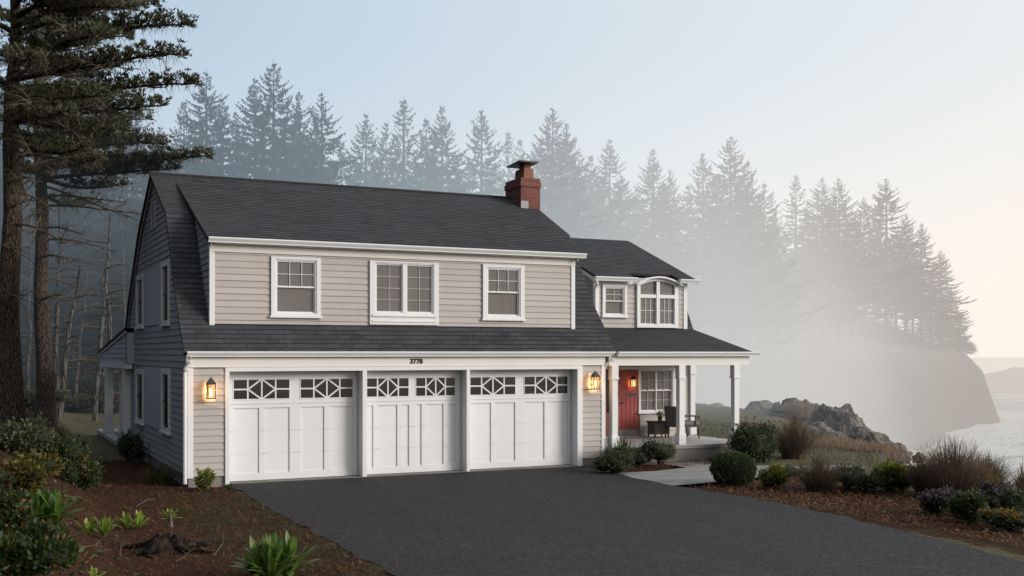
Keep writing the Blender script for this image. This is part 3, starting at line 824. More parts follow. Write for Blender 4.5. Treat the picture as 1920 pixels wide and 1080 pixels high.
for a, b in ((QX0-.03, QX0+.13), (QX1-.10, QX1+.03)):
    MB().box(a, b, QY-.04, QY+.05, 3.62, 4.90).build('corner_board', M['white'], house)
mb = MB(); mb.box(QX0-.03, 13.05, QY-.045, QY+.05, 4.90, 5.0); mb.build('frieze_board', M['trim'], house); MB().box(14.53, QX1+.03, QY-.045, QY+.05, 4.90, 5.0).build('frieze_board', M['trim'], house)
gutter(11.66, 13.06, 2.56, 5.085); gutter(14.55, 15.26, 2.56, 5.085)
spout([(11.72, 2.5, 4.97), (11.74, 2.5, 4.88), (11.79, 2.66, 4.80), (11.79, 2.69, 4.7), (11.79, 2.69, 3.66)], .035)
fwindow(QY, (1129.5, 532.5, 1175.5, 596), (1136, 540, 1168, 588.5), 'hung2', 'small dormer window over the porch')
# arched window
ax0, az0 = onY(1194, 614, QY-.06); ax1, _ = onY(1271, 614, QY-.06)
axc = (ax0+ax1)/2
zspring, ztop = 4.93, 5.15
def arch(x, s=0): return zspring + s + (ztop-zspring)*(1-((x-axc)/((ax1-ax0)/2+.06))**2)
mb = MB(); yf0, yf1 = QY-.09, QY+.02
N = 16
top = [(ax0-.07+(ax1-ax0+.14)*i/N) for i in range(N+1)]
inner = [(ax0+.11+(ax1-ax0-.22)*i/N) for i in range(N+1)]
for i in range(N):   # arched cornice, deeper than the frame
    xa, xb = top[i], top[i+1]
    za, zb = arch(xa), arch(xb)
    mb.extrude([(xa, za), (xb, zb), (xb, zb-.045), (xa, za-.045)], 'y', QY-.22, QY+.5)
    xa, xb = inner[i], inner[i+1]
    mb.extrude([(xa, arch(xa)-.045), (xb, arch(xb)-.045), (xb, arch(xb)-.13), (xa, arch(xa)-.13)], 'y', yf0, yf1)
mb.box(ax0, ax0+.11, yf0, yf1, az0, 4.9); mb.box(ax1-.13, ax1, yf0, yf1, az0, 4.9)
mb.box(ax0+.11, ax1-.13, yf0, yf1, az0, az0+.1); mb.box(ax0+.11, ax1-.13, yf0, yf1, 4.52, 4.62)
mb.box(axc-.055, axc+.055, yf0-.01, yf1, az0+.1, 5.0)
aw = mb.build('arched_window', M['white'], house); aw['label'] = 'tall arched window breaking through the wing dormer eave'
for (xa, xb, za, zb) in ((ax0+.11, axc-.055, az0+.1, 4.52), (axc+.055, ax1-.13, az0+.1, 4.52)):
    MB().box(xa, xb, QY-.03, QY-.022, za, zb).build('pane', M['glass'], aw)
    g = MB()
    for fx in (.36, .66): g.box(xa+(xb-xa)*fx-.007, xa+(xb-xa)*fx+.007, QY-.045, QY-.031, za, zb)
    g.box(xa, xb, QY-.043, QY-.0305, za+(zb-za)*.52-.007, za+(zb-za)*.52+.007); g.frame(xa, xb, za, zb, .02, QY-.047, QY-.0305); g.build('sash', M['white'], aw)
    d = MB(); pr = None
    for i in range(15):
        x = xa+(xb-xa)*(.05+.9*i/14); yy = QY-.01+.006*sin(i*1.9)
        if pr: d.quad((pr[0], pr[1], za), (x, yy, za), (x, yy, zb), (pr[0], pr[1], zb))
        pr = (x, yy)
    d.build('curtain', M['curtain'], aw)
for sx in (-1, 1):
    pts = [(axc+sx*.055, 4.62)]
    xo = ax0+.11 if sx < 0 else ax1-.13
    pts.append((xo, 4.62))
    for i in range(7):
        x = xo+(axc+sx*.055-xo)*i/6; pts.append((x, arch(x)-.12))
    mb = MB(); mb.extrude(pts, 'y', QY-.03, QY-.022); mb.build('pane', M['glass'], aw)
MB().box(ax0+.05, ax1-.05, QY-.004, QY-.0, az0+.05, 4.95).build('room_back', M['interior'], aw)
mb = MB(); mb.extrude([(ax0+.05, 4.9)] + [(x, arch(x)-.1) for x in inner] + [(ax1-.05, 4.9)], 'y', QY+.013, QY+.3); mb.build('arch_back', M['interior'], aw)

# ---- rear porch at the back left corner: its shed roof falls towards the back
BXP = -.22
mb = MB(); roof_sheet(mb, [(16.75, 2.93), (8.9, 3.62)], BXP-.07, 3.5, .09); mb.build('rear_porch_roof', M['shingle'], house)
mb = MB(); pl = [(8.95, 2.60), (16.4, 2.60), (16.4, 2.86), (8.95, 3.53)]
clap(mb, gside(BXP), [(y, z) for y, z in pl], 2.60, 3.52); mb.poly([(BXP+.01, y, z) for y, z in pl]); mb.quad((BXP, 8.95, 2.6), (BXP, 8.95, 3.5), (0, 8.95, 3.5), (0, 8.95, 2.6))
mb.build('rear_porch_gable', M['panel'], house)
mb = MB(); mb.extrude([(16.8, 2.86), (8.9, 3.545), (8.9, 3.47), (16.8, 2.78)], 'x', BXP-.06, BXP-.03); mb.build('rake_board', M['white'], house)
MB().box(BXP-.03, BXP+.16, 9.0, 16.4, 2.44, 2.60).build('porch_beam', M['white'], house)
PDK = .22
for x, y in ((BXP-.01, 14.75), (BXP+.3, 13.2), (BXP-.01, 9.75)): porch_post(x, y, .26, PDK, 2.44, mat='white')
MB().box(BXP-.1, 3.0, 10.2, 16.6, PDK-.12, PDK).build('rear_porch_deck', M['deck'], house)
mb = MB(); mb.extrude([(-.02, 8.6), (-.02, 10.19), (BXP-.1, 10.19), (BXP-.1, 9.6)], 'z', PDK-.12, PDK-.004); mb.build('deck_step', M['deck'], house)
MB().box(BXP-.06, 2.9, 9.7, 16.5, -.3, PDK-.121).build('rear_porch_skirt', M['concrete'], house)
MB().box(.4, .44, 12.6, 15.5, PDK, 1.25).build('porch_railing', M['white'], house)

# ---- wall lanterns: things of their own
def lantern(x, y, z, s, label):
    """z = underside of the cage; faces -Y; y = wall face"""
    e = empty('wall_lantern', label, 'wall lantern', 'lit lanterns on the house front', (x, y, z))
    W, H, Dp = .15*s, .30*s, .15*s
    yc = -.13*s
    fr = MB()
    for sx in (-1, 1):
        for sy in (-1, 1):
            fr.box(sx*W*.5-.009*s, sx*W*.5+.009*s, yc+sy*Dp*.5-.009*s, yc+sy*Dp*.5+.009*s, .012*s, H)
    fr.box(-W*.5-.015*s, W*.5+.015*s, yc-Dp*.5-.015*s, yc+Dp*.5+.015*s, 0, .018*s)
    fr.box(-W*.5-.012*s, W*.5+.012*s, yc-Dp*.5-.012*s, yc+Dp*.5+.012*s, H, H+.02*s)
    for sx in (-1, 1):
        fr.box(sx*W*.17-.004, sx*W*.17+.004, yc-Dp*.5-.006, yc-Dp*.5+.001, .018*s, H)
    fr.build('cage', M['darkmetal'], e)
    rf = MB(); n0 = len(rf.v); h0, h1 = H+.02*s, H+.13*s
    b = [(-W*.62, yc-Dp*.62), (W*.62, yc-Dp*.62), (W*.62, yc+Dp*.62), (-W*.62, yc+Dp*.62)]; t = [(a*.22, yc+(c-yc)*.22) for a, c in b]
    for i in range(4):
        j = (i+1) % 4; rf.quad((*b[i], h0), (*b[j], h0), (*t[j], h1), (*t[i], h1))
    rf.poly([(*p, h1) for p in t]); rf.poly([(*p, h0) for p in b[::-1]]); rf.tube([(0, yc, h1), (0, yc, h1+.03*s)], .012*s, 6)
    rf.build('cap', M['darkmetal'], e)
    MB().box(-.05*s, .05*s, -.02, -.004, .1*s, .3*s).build('back_plate', M['darkmetal'], e)
    ar = MB(); ar.tube([(0, -.02, .26*s), (0, -.05*s, .30*s), (0, yc+Dp*.5, .28*s)], .012*s, 6); ar.build('arm', M['darkmetal'], e)
    g = MB(); k = .42
    g.quad((-W*k, yc-Dp*k, .02*s), (W*k, yc-Dp*k, .02*s), (W*k, yc-Dp*k, H), (-W*k, yc-Dp*k, H)); g.quad((-W*k, yc+Dp*k, .02*s), (-W*k, yc-Dp*k, .02*s), (-W*k, yc-Dp*k, H), (-W*k, yc+Dp*k, H))
    g.quad((W*k, yc-Dp*k, .02*s), (W*k, yc+Dp*k, .02*s), (W*k, yc+Dp*k, H), (W*k, yc-Dp*k, H))
    g.build('glass', M['lampglass'], e)
    bl = MB(); bl.tube([(0, yc, .06*s), (0, yc, .10*s), (0, yc, .16*s), (0, yc, .22*s)], [.014*s, .03*s, .026*s, .006*s], 8); bl.build('bulb', M['bulb'], e, smooth=True)
    li = bpy.data.lights.new('lantern_light', 'POINT'); li.energy = 21*s*s*s if s > .9 else 3.5; li.color = (1, .55, .22); li.shadow_soft_size = .05
    lo = bpy.data.objects.new('lantern_light', li); col.objects.link(lo); lo.parent = e; lo.location = (0, yc, .17*s)
    return e
lantern(.445, -.028, 1.90, 1.05, 'lit lantern on the siding left of the first garage door')
lantern(10.12, -.028, 1.97, 1.05, 'lit lantern on the siding between the garage and the porch')
lantern(12.98+.07, WY-.05, 1.90, .78, 'lit lantern hanging on the red front door')

# ---- porch furniture
ch_ = empty('armchair', 'grey cushioned porch chair with dark wooden legs and curled arm', 'chair', None, (14.22, 1.75, DK))
MB().box(-.42, .30, -.32, .32, .38, .50).build('seat_cushion', M['fabric'], ch_, bevel=.045)
mb = MB(); mb.extrude([(-.46, .34), (-.34, .36), (-.42, .93), (-.53, .93)], 'y', -.32, .32); mb.build('backrest', M['fabric'], ch_, bevel=.04)
mb = MB(); mb.box(-.44, .30, -.33, .33, .33, .38); mb.build('seat_frame', M['wood_dark'], ch_)
for lx, ly, kx in ((-.42, -.29, -.06), (.26, -.29, .03), (-.42, .29, -.06), (.26, .29, .03)):
    MB().tube([(lx, ly, .34), (lx+kx, ly, .005)], [.035, .02], 6).build('leg', M['wood_dark'], ch_)
for sy in (-1, 1):
    mb = MB(); mb.tube([(-.44, sy*.33, .66), (-.1, sy*.345, .66), (.18, sy*.35, .65), (.27, sy*.35, .63), (.25, sy*.35, .58), (.19, sy*.35, .585)], [.022, .024, .026, .03, .028, .02], 7)
    mb.tube([(.12, sy*.34, .64), (.14, sy*.33, .38)], .02, 6); mb.build('armrest', M['wood_dark'], ch_)
tb = empty('side_table', 'brown wicker side table on tapered legs beside the porch chair', 'side table', None, (13.68, 2.3, DK))
mb = MB(); mb.box(-.26, .26, -.2, .2, .10, .44); mb.build('body', M['wicker'], tb, bevel=.015)
MB().box(-.30, .30, -.23, .23, .44, .475).build('table_top', M['wood_dark'], tb, bevel=.006)
for lx, ly in ((-.22, -.17), (.22, -.17), (-.22, .17), (.22, .17)): MB().tube([(lx, ly, .12), (lx*1.08, ly, .003)], [.03, .018], 6).build('leg', M['wood_dark'], tb)
rnd.seed(21)
pp = empty('potted_plant', 'small twiggy plant in a dark pot on the porch side table', 'potted plant', None, (13.72, 2.28, DK+.476))
MB().tube([(0, 0, .0), (0, 0, .02), (0, 0, .12), (0, 0, .13)], [.05, .06, .08, .075], 10).build('pot', M['wood_dark'], pp)
mb = MB()
for k in range(26):
    a = rnd.uniform(0, 6.28); e = rnd.uniform(.3, 1.3); L = rnd.uniform(.12, .3)
    q = Vector((cos(a)*cos(e), sin(a)*cos(e), sin(e)))
    p1 = q*L+Vector((0, 0, .1)); mb.tube([(0, 0, .1), tuple(p1)], .004, 3, False)
    for j in range(4):
        t = p1*rnd.uniform(.6, 1)+Vector((rnd.uniform(-.03, .03), rnd.uniform(-.03, .03), rnd.uniform(-.01, .04)))
        mb.quad(tuple(t), tuple(t+Vector((.025, .01, .015))), tuple(t+Vector((.03, .0, .045))), tuple(t+Vector((.0, -.012, .03))))
mb.build('foliage', M['darkleaf'], pp)

# ================================================================== SETTING
def grid_axis(c, a, t0, t1, n):
    return [c + a*math.sinh(t0 + (t1-t0)*i/(n-1)) for i in range(n)]

def terrain():
    rs = grid_axis(0, 8, -4.6, 3.6, 250); ds = grid_axis(24, 9, -2.9, 5.0, 250)
    me = bpy.data.meshes.new('ground'); vs = []; cols = []
    for d in ds:
        for r in rs:
            s = coast_dist(r, d)
            x, y = rd(r, d)
            h = height(r, d)
            # zones
            left = sstep(1.4, .2, x)*sstep(8.5, 5.5, y) if d < 34 else 0
            bank = sstep(.4, 1.4, -5.0-(d-15)*.42-r)*sstep(46, 36, d)
            nn = noise.noise((x*.5, y*.5, 0))
            right = sstep(9.2, 9.6, x)*sstep(13.7+nn*.8-max(0, -10-y)*.1, 12.9+nn*.8, x)*sstep(2.6, 1.6, y)
            forest = sstep(46, 54, d)*sstep(-8, -14, r)
            mul = max(left, bank, right, forest*.6)
            drive = (1.15 < x < 8.5 and y < .4) or (.5 < x < 9.8 and -1.2 < y < .4) or (9 < x < 16.2 and -4.9+.09*(x-9.4) < y < -1.5) or (11.8 < x < 13.8 and -2 < y < 0)
            if drive or (-.2 < x < 15.3 and -.3 < y < 12.5): h -= .06
            else:
                if mul > .3: h += .035*mul*noise.noise((x*2.5, y*2.5, 3)) + .02*mul*noise.noise((x*7, y*7, 5))
            moss = sstep(2.2, .2, abs(x-.2))*sstep(1, -3, y)*(1 if x < 1 else 0) + sstep(10.6, 9.6, x)*(x > 9)*.8
            rock = sstep(1.6, .2, s) if d < 75 else sstep(9, 3, s)
            vs.append((x, y, h)); cols += [mul, rock, moss, 1]
    n = len(rs); fs = [(j*n+i, j*n+i+1, (j+1)*n+i+1, (j+1)*n+i) for j in range(len(ds)-1) for i in range(n-1)]
    me.from_pydata(vs, [], fs)
    at = me.color_attributes.new('zone', 'FLOAT_COLOR', 'POINT'); at.data.foreach_set('color', cols)
    me.materials.append(M['ground']); me.polygons.foreach_set('use_smooth', [True]*len(fs))
    o = bpy.data.objects.new('ground', me); col.objects.link(o); o['kind'] = 'structure'
terrain()

def sea():
    rs = grid_axis(90, 20, -5.5, 5.8, 200); ds = grid_axis(150, 30, -2.6, 5.6, 200)
    me = bpy.data.meshes.new('sea'); vs = []; cols = []
    for d in ds:
        for r in rs:
            x, y = rd(r, d)
            near = coast_dist(r, d) if d < 600 and abs(r) < 500 else -200
            z = SEA + .55*noise.noise((r*.045, d*.11, 2)) + .25*noise.noise((r*.16, d*.35, 5)) if d < 500 else SEA
            vs.append((x, y, z)); cols += [sstep(-38, -4, near), 0, 0, 1]
    n = len(rs); fs = [(j*n+i, j*n+i+1, (j+1)*n+i+1, (j+1)*n+i) for j in range(len(ds)-1) for i in range(n-1)]
    me.from_pydata(vs, [], fs)
    at = me.color_attributes.new('zone', 'FLOAT_COLOR', 'POINT'); at.data.foreach_set('color', cols)
    me.materials.append(M['sea']); me.polygons.foreach_set('use_smooth', [True]*len(fs))
    o = bpy.data.objects.new('sea', me); col.objects.link(o); o['kind'] = 'structure'
sea()

# driveway (a rectangle in front of the doors), walkway
def sheet(name, pts, z, mat, sub=.5, wob=0):
    mb = MB(); out = []
    for i in range(len(pts)):
        a, b = pts[i], pts[(i+1) % len(pts)]
        L = sqrt((a[0]-b[0])**2+(a[1]-b[1])**2); n = max(1, int(L/sub))
        for k in range(n):
            t = k/n; x, y = a[0]+(b[0]-a[0])*t, a[1]+(b[1]-a[1])*t
            w = wob*noise.noise((x*1.7, y*1.7, 9)) if k else 0
            out.append((x+w, y+w*.4, z))
    mb.poly(out); return mb.build(name, mat, kind='structure')
sheet('driveway', [(.70, -48), (9.0, -48), (8.86, -14), (9.3, -11.5), (9.64, -9.4), (9.8, -7), (9.5, -4.6), (9.62, -1.9), (9.86, -.07), (.80, -.07), (.72, -4)], .014, M['asphalt'], .3, .16)
sheet('walkway', [(9.55, -1.85), (9.4, -4.55), (11.2, -4.4), (12.7, -3.9), (14.6, -3.7), (16.0, -3.6), (16.0, -2.7), (14.6, -2.55), (13.6, -1.6), (13.4, -.32), (12.0, -.32), (11.95, -1.55), (10.8, -1.9)], .012, M['paver'], 3)

# far rocky island
mb = MB(); N = 40
rows = []
for j in range(7):
    row = []
    for i in range(N+1):
        t = i/N; r = 172 + 120*t; d = 452 + j*9
        prof = sstep(0, .22, t)*(.55+.45*sstep(.1, .5, t)) * sin(pi*j/6)
        x, y = rd(r, d); row.append((x, y, SEA - 1 + prof*(12.5 + 3*noise.noise((r*.05, d*.05, 1)) + 1.2*noise.noise((r*.2, j, 4)))))
    rows.append(row)
for j in range(6):
    for i in range(N): mb.quad(rows[j][i], rows[j][i+1], rows[j+1][i+1], rows[j+1][i])
mb.build('far_hills', M['rock'], smooth=True, kind='structure')

# ================================================================== TREES
def spruce_mesh(seed, H, base, slope, dens=1.0, ragged=.25):
    """crown of a conifer, apex at z=H, lowest limbs at base"""
    R = random.Random(seed); mb = MB()
    z = H; lean = 0
    def bough(z, az, L, droop):
        ca, sa = cos(az), sin(az)
        pts = []
        for i in range(6):
            t = i/5
            zz = z + L*(droop*t + .34*t*t*t - .10*t)
            pts.append(Vector((ca*L*t, sa*L*t, zz)))
        side = Vector((-sa, ca, 0))
        for i in range(5):
            w0 = .035+.02*L*(1-i/5); w1 = .03
            a, b = pts[i], pts[i+1]
            mb.quad(tuple(a-side*w0*.5), tuple(a+side*w0*.5), tuple(b+side*w1*.5), tuple(b-side*w1*.5))
        n = max(5, int(L*10*dens))
        for k in range(n):
            t = .12 + .88*(k+R.random())/n
            i = min(4, int(t*5)); p = pts[i].lerp(pts[i+1], t*5-i)
            dirv = (pts[i+1]-pts[i]).normalized()
            for sg in (-1, 1):
                if R.random() < .12: continue
                l = (.13+.30*L*(1-t)**.8)*R.uniform(.55, 1.2)
                l = min(l, .95)
                dd = (dirv*R.uniform(.45, .9) + side*sg*R.uniform(.5, .95) + Vector((0, 0, R.uniform(-.42, .08)))).normalized()
                e = p + dd*l
                wv = dd.cross(Vector((0, 0, 1))).normalized()*R.uniform(.04, .085) + Vector((0, 0, R.uniform(-.06, .02)))
                m = p + dd*l*.55
                mb.quad(tuple(p), tuple(m+wv), tuple(e), tuple(m-wv))
                if R.random() < .85:
                    h = m + Vector((R.uniform(-.08, .08), R.uniform(-.08, .08), -R.uniform(.08, .20+.035*L)))
                    mb.tri(tuple(p.lerp(e, .25)), tuple(e.lerp(p, .2)), tuple(h))
        tip = pts[5]
        mb.tri(tuple(pts[4]+side*.06), tuple(pts[4]-side*.06), tuple(tip+(tip-pts[4])*.35))
    # leader
    for k in range(3):
        a = k*2.1; mb.tri((.05*cos(a), .05*sin(a), H-1.2), (-.05*cos(a), -.05*sin(a), H-1.2), (0, 0, H+.7))
    z = H - .15
    while z > base:
        f = H - z
        L = min(slope*f**.88 + .12, 5.6)
        if z < base + (H-base)*.25: L *= .75 + .25*(z-base)/((H-base)*.25)
        nb = R.randint(4, 6) if f > 1.5 else 4
        a0 = R.uniform(0, 6.28)
        for k in range(nb):
            if R.random() < .08: continue
            l = L*R.uniform(1-ragged, 1+ragged*.75)
            if R.random() < .12: l *= 1.35
            bough(z + R.uniform(-.12, .12), a0 + 6.283*k/nb + R.uniform(-.35, .35), l, .38 - .62*sstep(0, 9, f) + R.uniform(-.12, .12))
        z -= R.uniform(.30, .50)*(1 + .03*f)
    return mb

VAR = []
for i, (H, base, slope, dens, rag) in enumerate([(26, 2.5, .50, 1.0, .28), (24, 3, .44, .95, .36), (27, 4, .56, 1.0, .34), (22, 2, .58, 1.05, .28), (25, 6, .50, .9, .42), (20, 2, .50, 1.0, .34), (28, 8, .56, .95, .45), (23, 5, .38, .75, .48)]):
    m = spruce_mesh(100+i, H, base, slope, dens, rag)
    o = m.build('crown', M['spruce']); me = o.data; bpy.data.objects.remove(o)
    tb_ = MB(); tb_.tube([(0, 0, -1.5), (0, 0, H*.3), (0, 0, H*.7), (0, 0, H-.3)], [H*.0145, H*.0115, H*.006, .02], 8)
    to = tb_.build('trunk', M['barkdark'], smooth=True); tme = to.data; bpy.data.objects.remove(to)
    VAR.append((H, me, tme))

def spruce(px, pytop, d, var, label, group=None, wide=1.0, rot=None):
    r = (px-CX)/FPX*d; x, y = rd(r, d); z0 = height(r, d, False)
    ztop = EYE - (pytop-HY)/FPX*d
    H, cme, tme = VAR[var]; s = (ztop-z0)/H
    e = empty('spruce_tree', label, 'tree', group, (x, y, z0))
    for nm, me in (('crown', cme), ('trunk', tme)):
        o = bpy.data.objects.new(nm, me); col.objects.link(o); o.parent = e
        o.scale = (s*wide, s*wide, s); o.rotation_euler = (0, 0, rnd.uniform(0, 6.28) if rot is None else rot)
    return e

# skyline trees: (px of tip, py of tip, distance, variant, width, label)
SKY = [
 (345, 192, 84, 7, .9, 'thin pale spruce just right of the pine boughs'),
 (387, 137, 80, 0, 1.0, 'tall spruce above the left end of the roof ridge'),
 (416, 186, 81, 1, .9, 'shorter spruce pressed against the tall one above the left ridge end'),
 (441, 212, 96, 7, .8, 'faint thin spruce in the gap left of the tallest tree'),
 (478, 150, 83, 1, 1.0, 'spruce touching the left side of the tallest tree'),
 (513, 120, 80, 2, 1.0, 'tallest spruce on the skyline behind the house'),
 (561, 176, 82, 3, .9, 'spruce touching the right side of the tallest tree'),
 (603, 178, 80, 0, 1.05, 'broad spruce above the middle of the left roof half'),
 (686, 216, 92, 1, 1.0, 'slim spruce right of the broad one, with sky on both sides'),
 (724, 232, 95, 3, .8, 'low spruce left of the open tree in mid roof'),
 (757, 190, 93, 7, 1.15, 'open spruce with visible trunk above the middle of the roof'),
 (799, 224, 95, 5, .9, 'low spruce just right of the open tree in mid roof'),
 (829, 200, 93, 0, .95, 'pointed spruce right of mid roof'),
 (903, 208, 98, 1, 1.05, 'lone spruce left of the chimney'),
 (953, 250, 112, 7, .9, 'small faint spruce close left of the chimney cap'),
 (975, 262, 114, 5, .8, 'small faint spruce directly behind the chimney cap'),
 (1036, 204, 104, 2, .95, 'tall spruce to the right of the chimney'),
 (1062, 232, 106, 0, .95, 'spruce leaning into the tall one right of the chimney'),
 (1108, 292, 122, 5, .9, 'low hazy spruce between the chimney tree and the wing roof'),
 (1143, 264, 116, 1, 1.05, 'spruce above the left end of the wing roof'),
 (1225, 281, 126, 0, 1.0, 'spruce above the wing roof slope'),
 (1256, 320, 132, 3, .8, 'short spruce right of the one above the wing roof slope'),
 (1318, 289, 140, 1, 1.05, 'hazy spruce left of the large one above the porch'),
 (1370, 257, 142, 2, 1.05, 'large hazy spruce above the porch'),
 (1402, 306, 148, 3, .95, 'hazy spruce against the right side of the large one'),
 (1433, 345, 156, 5, 1.0, 'short hazy spruce in the dip of the skyline'),
 (1492, 330, 186, 7, 1.1, 'thin see-through spruce on the misty headland'),
 (1541, 334, 192, 0, 1.1, 'left of two dense spruces side by side on the headland'),
 (1573, 336, 194, 2, 1.0, 'right of two dense spruces side by side on the headland'),
 (1620, 372, 222, 6, 1.0, 'bare-trunked spruce left of the tall headland tree'),
 (1662, 337, 243, 6, 1.15, 'tall spruce with bare trunk on the headland'),
 (1699, 402, 260, 6, 1.1, 'bare-trunked spruce right of the tall headland tree'),
 (1728, 420, 273, 4, 1.2, 'upper wind-swept spruce near the headland edge'),
 (1764, 470, 284, 2, 1.1, 'wide spruce on the slope of the headland edge'),
 (1784, 540, 289, 3, 1.2, 'low broad spruce near the tip of the headland'),
 (1802, 606, 290, 5, 1.6, 'small spreading spruce near the tip of the headland'),
 (1820, 640, 292, 3, 2.2, 'lowest spreading spruce at the very tip of the headland'),
]
for px, py, d, v, w, lab in SKY:
    spruce(px, py, d, v, lab, 'misty spruces along the skyline', w)
fill = [(300, 240, 74), (330, 262, 78), (365, 232, 90), (455, 262, 90), (535, 232, 92), (585, 242, 90), (640, 272, 94), (665, 300, 98), (705, 300, 104),
        (742, 300, 106), (780, 292, 104), (815, 282, 104), (860, 290, 106), (880, 300, 110), (930, 312, 120), (1000, 296, 118), (1085, 285, 122), (1015, 262, 112), (1120, 335, 132), (1165, 330, 130),
        (1195, 352, 138), (1245, 345, 142), (1290, 348, 148), (1345, 330, 152), (1385, 340, 158), (1420, 375, 164), (1455, 395, 176), (1515, 378, 200), (1556, 372, 206), (1597, 395, 210),
        (1640, 420, 245), (1680, 440, 262), (1712, 470, 272), (1745, 520, 284)]
for i, (px, py, d) in enumerate(fill):
    spruce(px, py, d, [0, 3, 5, 1, 2][i % 5] if px < 1590 else [6, 4][i % 2], 'misty spruce filling a gap low in the treeline', 'gap-filling misty spruces of the treeline', 1.15)
for i, (px, d, h, wd) in enumerate([(1592, 226, 9, 1.3), (1618, 232, 7, 1.5), (1646, 240, 10, 1.3), (1672, 246, 7, 1.6), (1700, 254, 9, 1.4), (1722, 262, 7, 1.7), (1748, 270, 9, 1.5), (1770, 278, 6, 1.8), (1792, 285, 7, 1.7), (1808, 289, 5, 2.0), (1560, 214, 8, 1.5), (1530, 204, 9, 1.4)]):
    rr = (px-CX)/FPX*d; zt = height(rr, d, False) + h
    spruce(px, HY-(zt-EYE)*FPX/d, d, [3, 5, 0][i % 3], 'low wind-bent spruce clinging to the seaward slope of the headland', 'low spruces on the headland slope', wd)
# dark forest to the left, behind the pines
for i, (px, py, d) in enumerate([(-60, 60, 58), (20, 130, 62), (70, 40, 70), (120, 170, 60), (165, 90, 72), (215, 200, 64), (255, 170, 74), (285, 250, 68), (-20, 20, 74), (150, 260, 80), (50, 220, 82), (240, 290, 84), (130, 330, 66), (190, 350, 70), (15, 300, 60), (225, 370, 62), (95, 380, 68), (265, 400, 66)]):
    spruce(px, py, d, [4, 6, 7, 1][i % 4], 'dark conifer deep in the forest left of the house', 'dark conifers in the left forest', 1.2)

# slim pale trunks in the left forest
def alder(px0, py0, px1, py1, d, w, label):
    r0, r1 = (px0-CX)/FPX*d, (px1-CX)/FPX*d
    x, y = rd(r0, d); z0 = height(r0, d, False)
    x1, y1 = rd(r1, d); z1 = EYE - (py1-HY)/FPX*d
    e = empty('alder_tree', label, 'tree', 'slim pale trunks in the left forest', (x, y, z0))
    dv = Vector((x1-x, y1-y, z1-z0)); pts = []
    for i in range(7):
        t = i/6*1.25; q = dv*t + Vector((rnd.uniform(-.1, .1), rnd.uniform(-.1, .1), 0))*(i > 0); pts.append(tuple(q - Vector((0, 0, .3*(i == 0)))))
    rad = w/FPX*d/2
    MB().tube(pts, [rad*1.15, rad, rad*.95, rad*.85, rad*.7, rad*.5, rad*.3], 8).build('trunk', M['barkpale'], e, smooth=True)
    mb = MB()
    for k in range(16):
        t = rnd.uniform(.35, 1.2); p = dv*t; a = rnd.uniform(0, 6.28); L = rnd.uniform(.8, 2.6)
        q = [tuple(p + Vector((cos(a)*L*s, sin(a)*L*s, L*(.25*s - .35*s*s)))) for s in (0, .35, .7, 1)]
        mb.tube(q, [.035, .025, .015, .006], 4, False)
        for j in range(5):
            s = rnd.uniform(.3, 1); b = p + Vector((cos(a)*L*s, sin(a)*L*s, L*(.25*s-.35*s*s))); a2 = a + rnd.uniform(-1.2, 1.2); l2 = rnd.uniform(.25, .8)
            mb.tube([tuple(b), tuple(b+Vector((cos(a2)*l2, sin(a2)*l2, rnd.uniform(-.25, .15))))], [.012, .004], 3, False)
    mb.build('branches', M['pinedry'], e)
for a in [(30, 700, 26, 440, 50, 9, 'slim trunk between the two big pines, upright'), (54, 690, 58, 470, 56, 7, 'thinnest upright trunk left of the second big pine'),
          (106, 705, 112, 470, 46, 10, 'upright pale trunk just right of the second big pine'), (108, 708, 140, 560, 44, 10, 'pale trunk leaning right beside the second big pine'),
          (142, 690, 158, 560, 58, 8, 'dim leaning trunk in mid forest'), (156, 695, 152, 540, 60, 7, 'dim upright trunk in mid forest'),
          (178, 665, 196, 540, 47, 9, 'pale leaning trunk left of the brightest upright one'), (203, 655, 202, 480, 45, 9, 'brightest upright pale trunk near the side porch roof'),
          (236, 600, 228, 480, 56, 7, 'thin trunk just left of the gable'), (84, 700, 88, 500, 62, 7, 'faint trunk directly behind the second big pine')]:
    alder(*a)

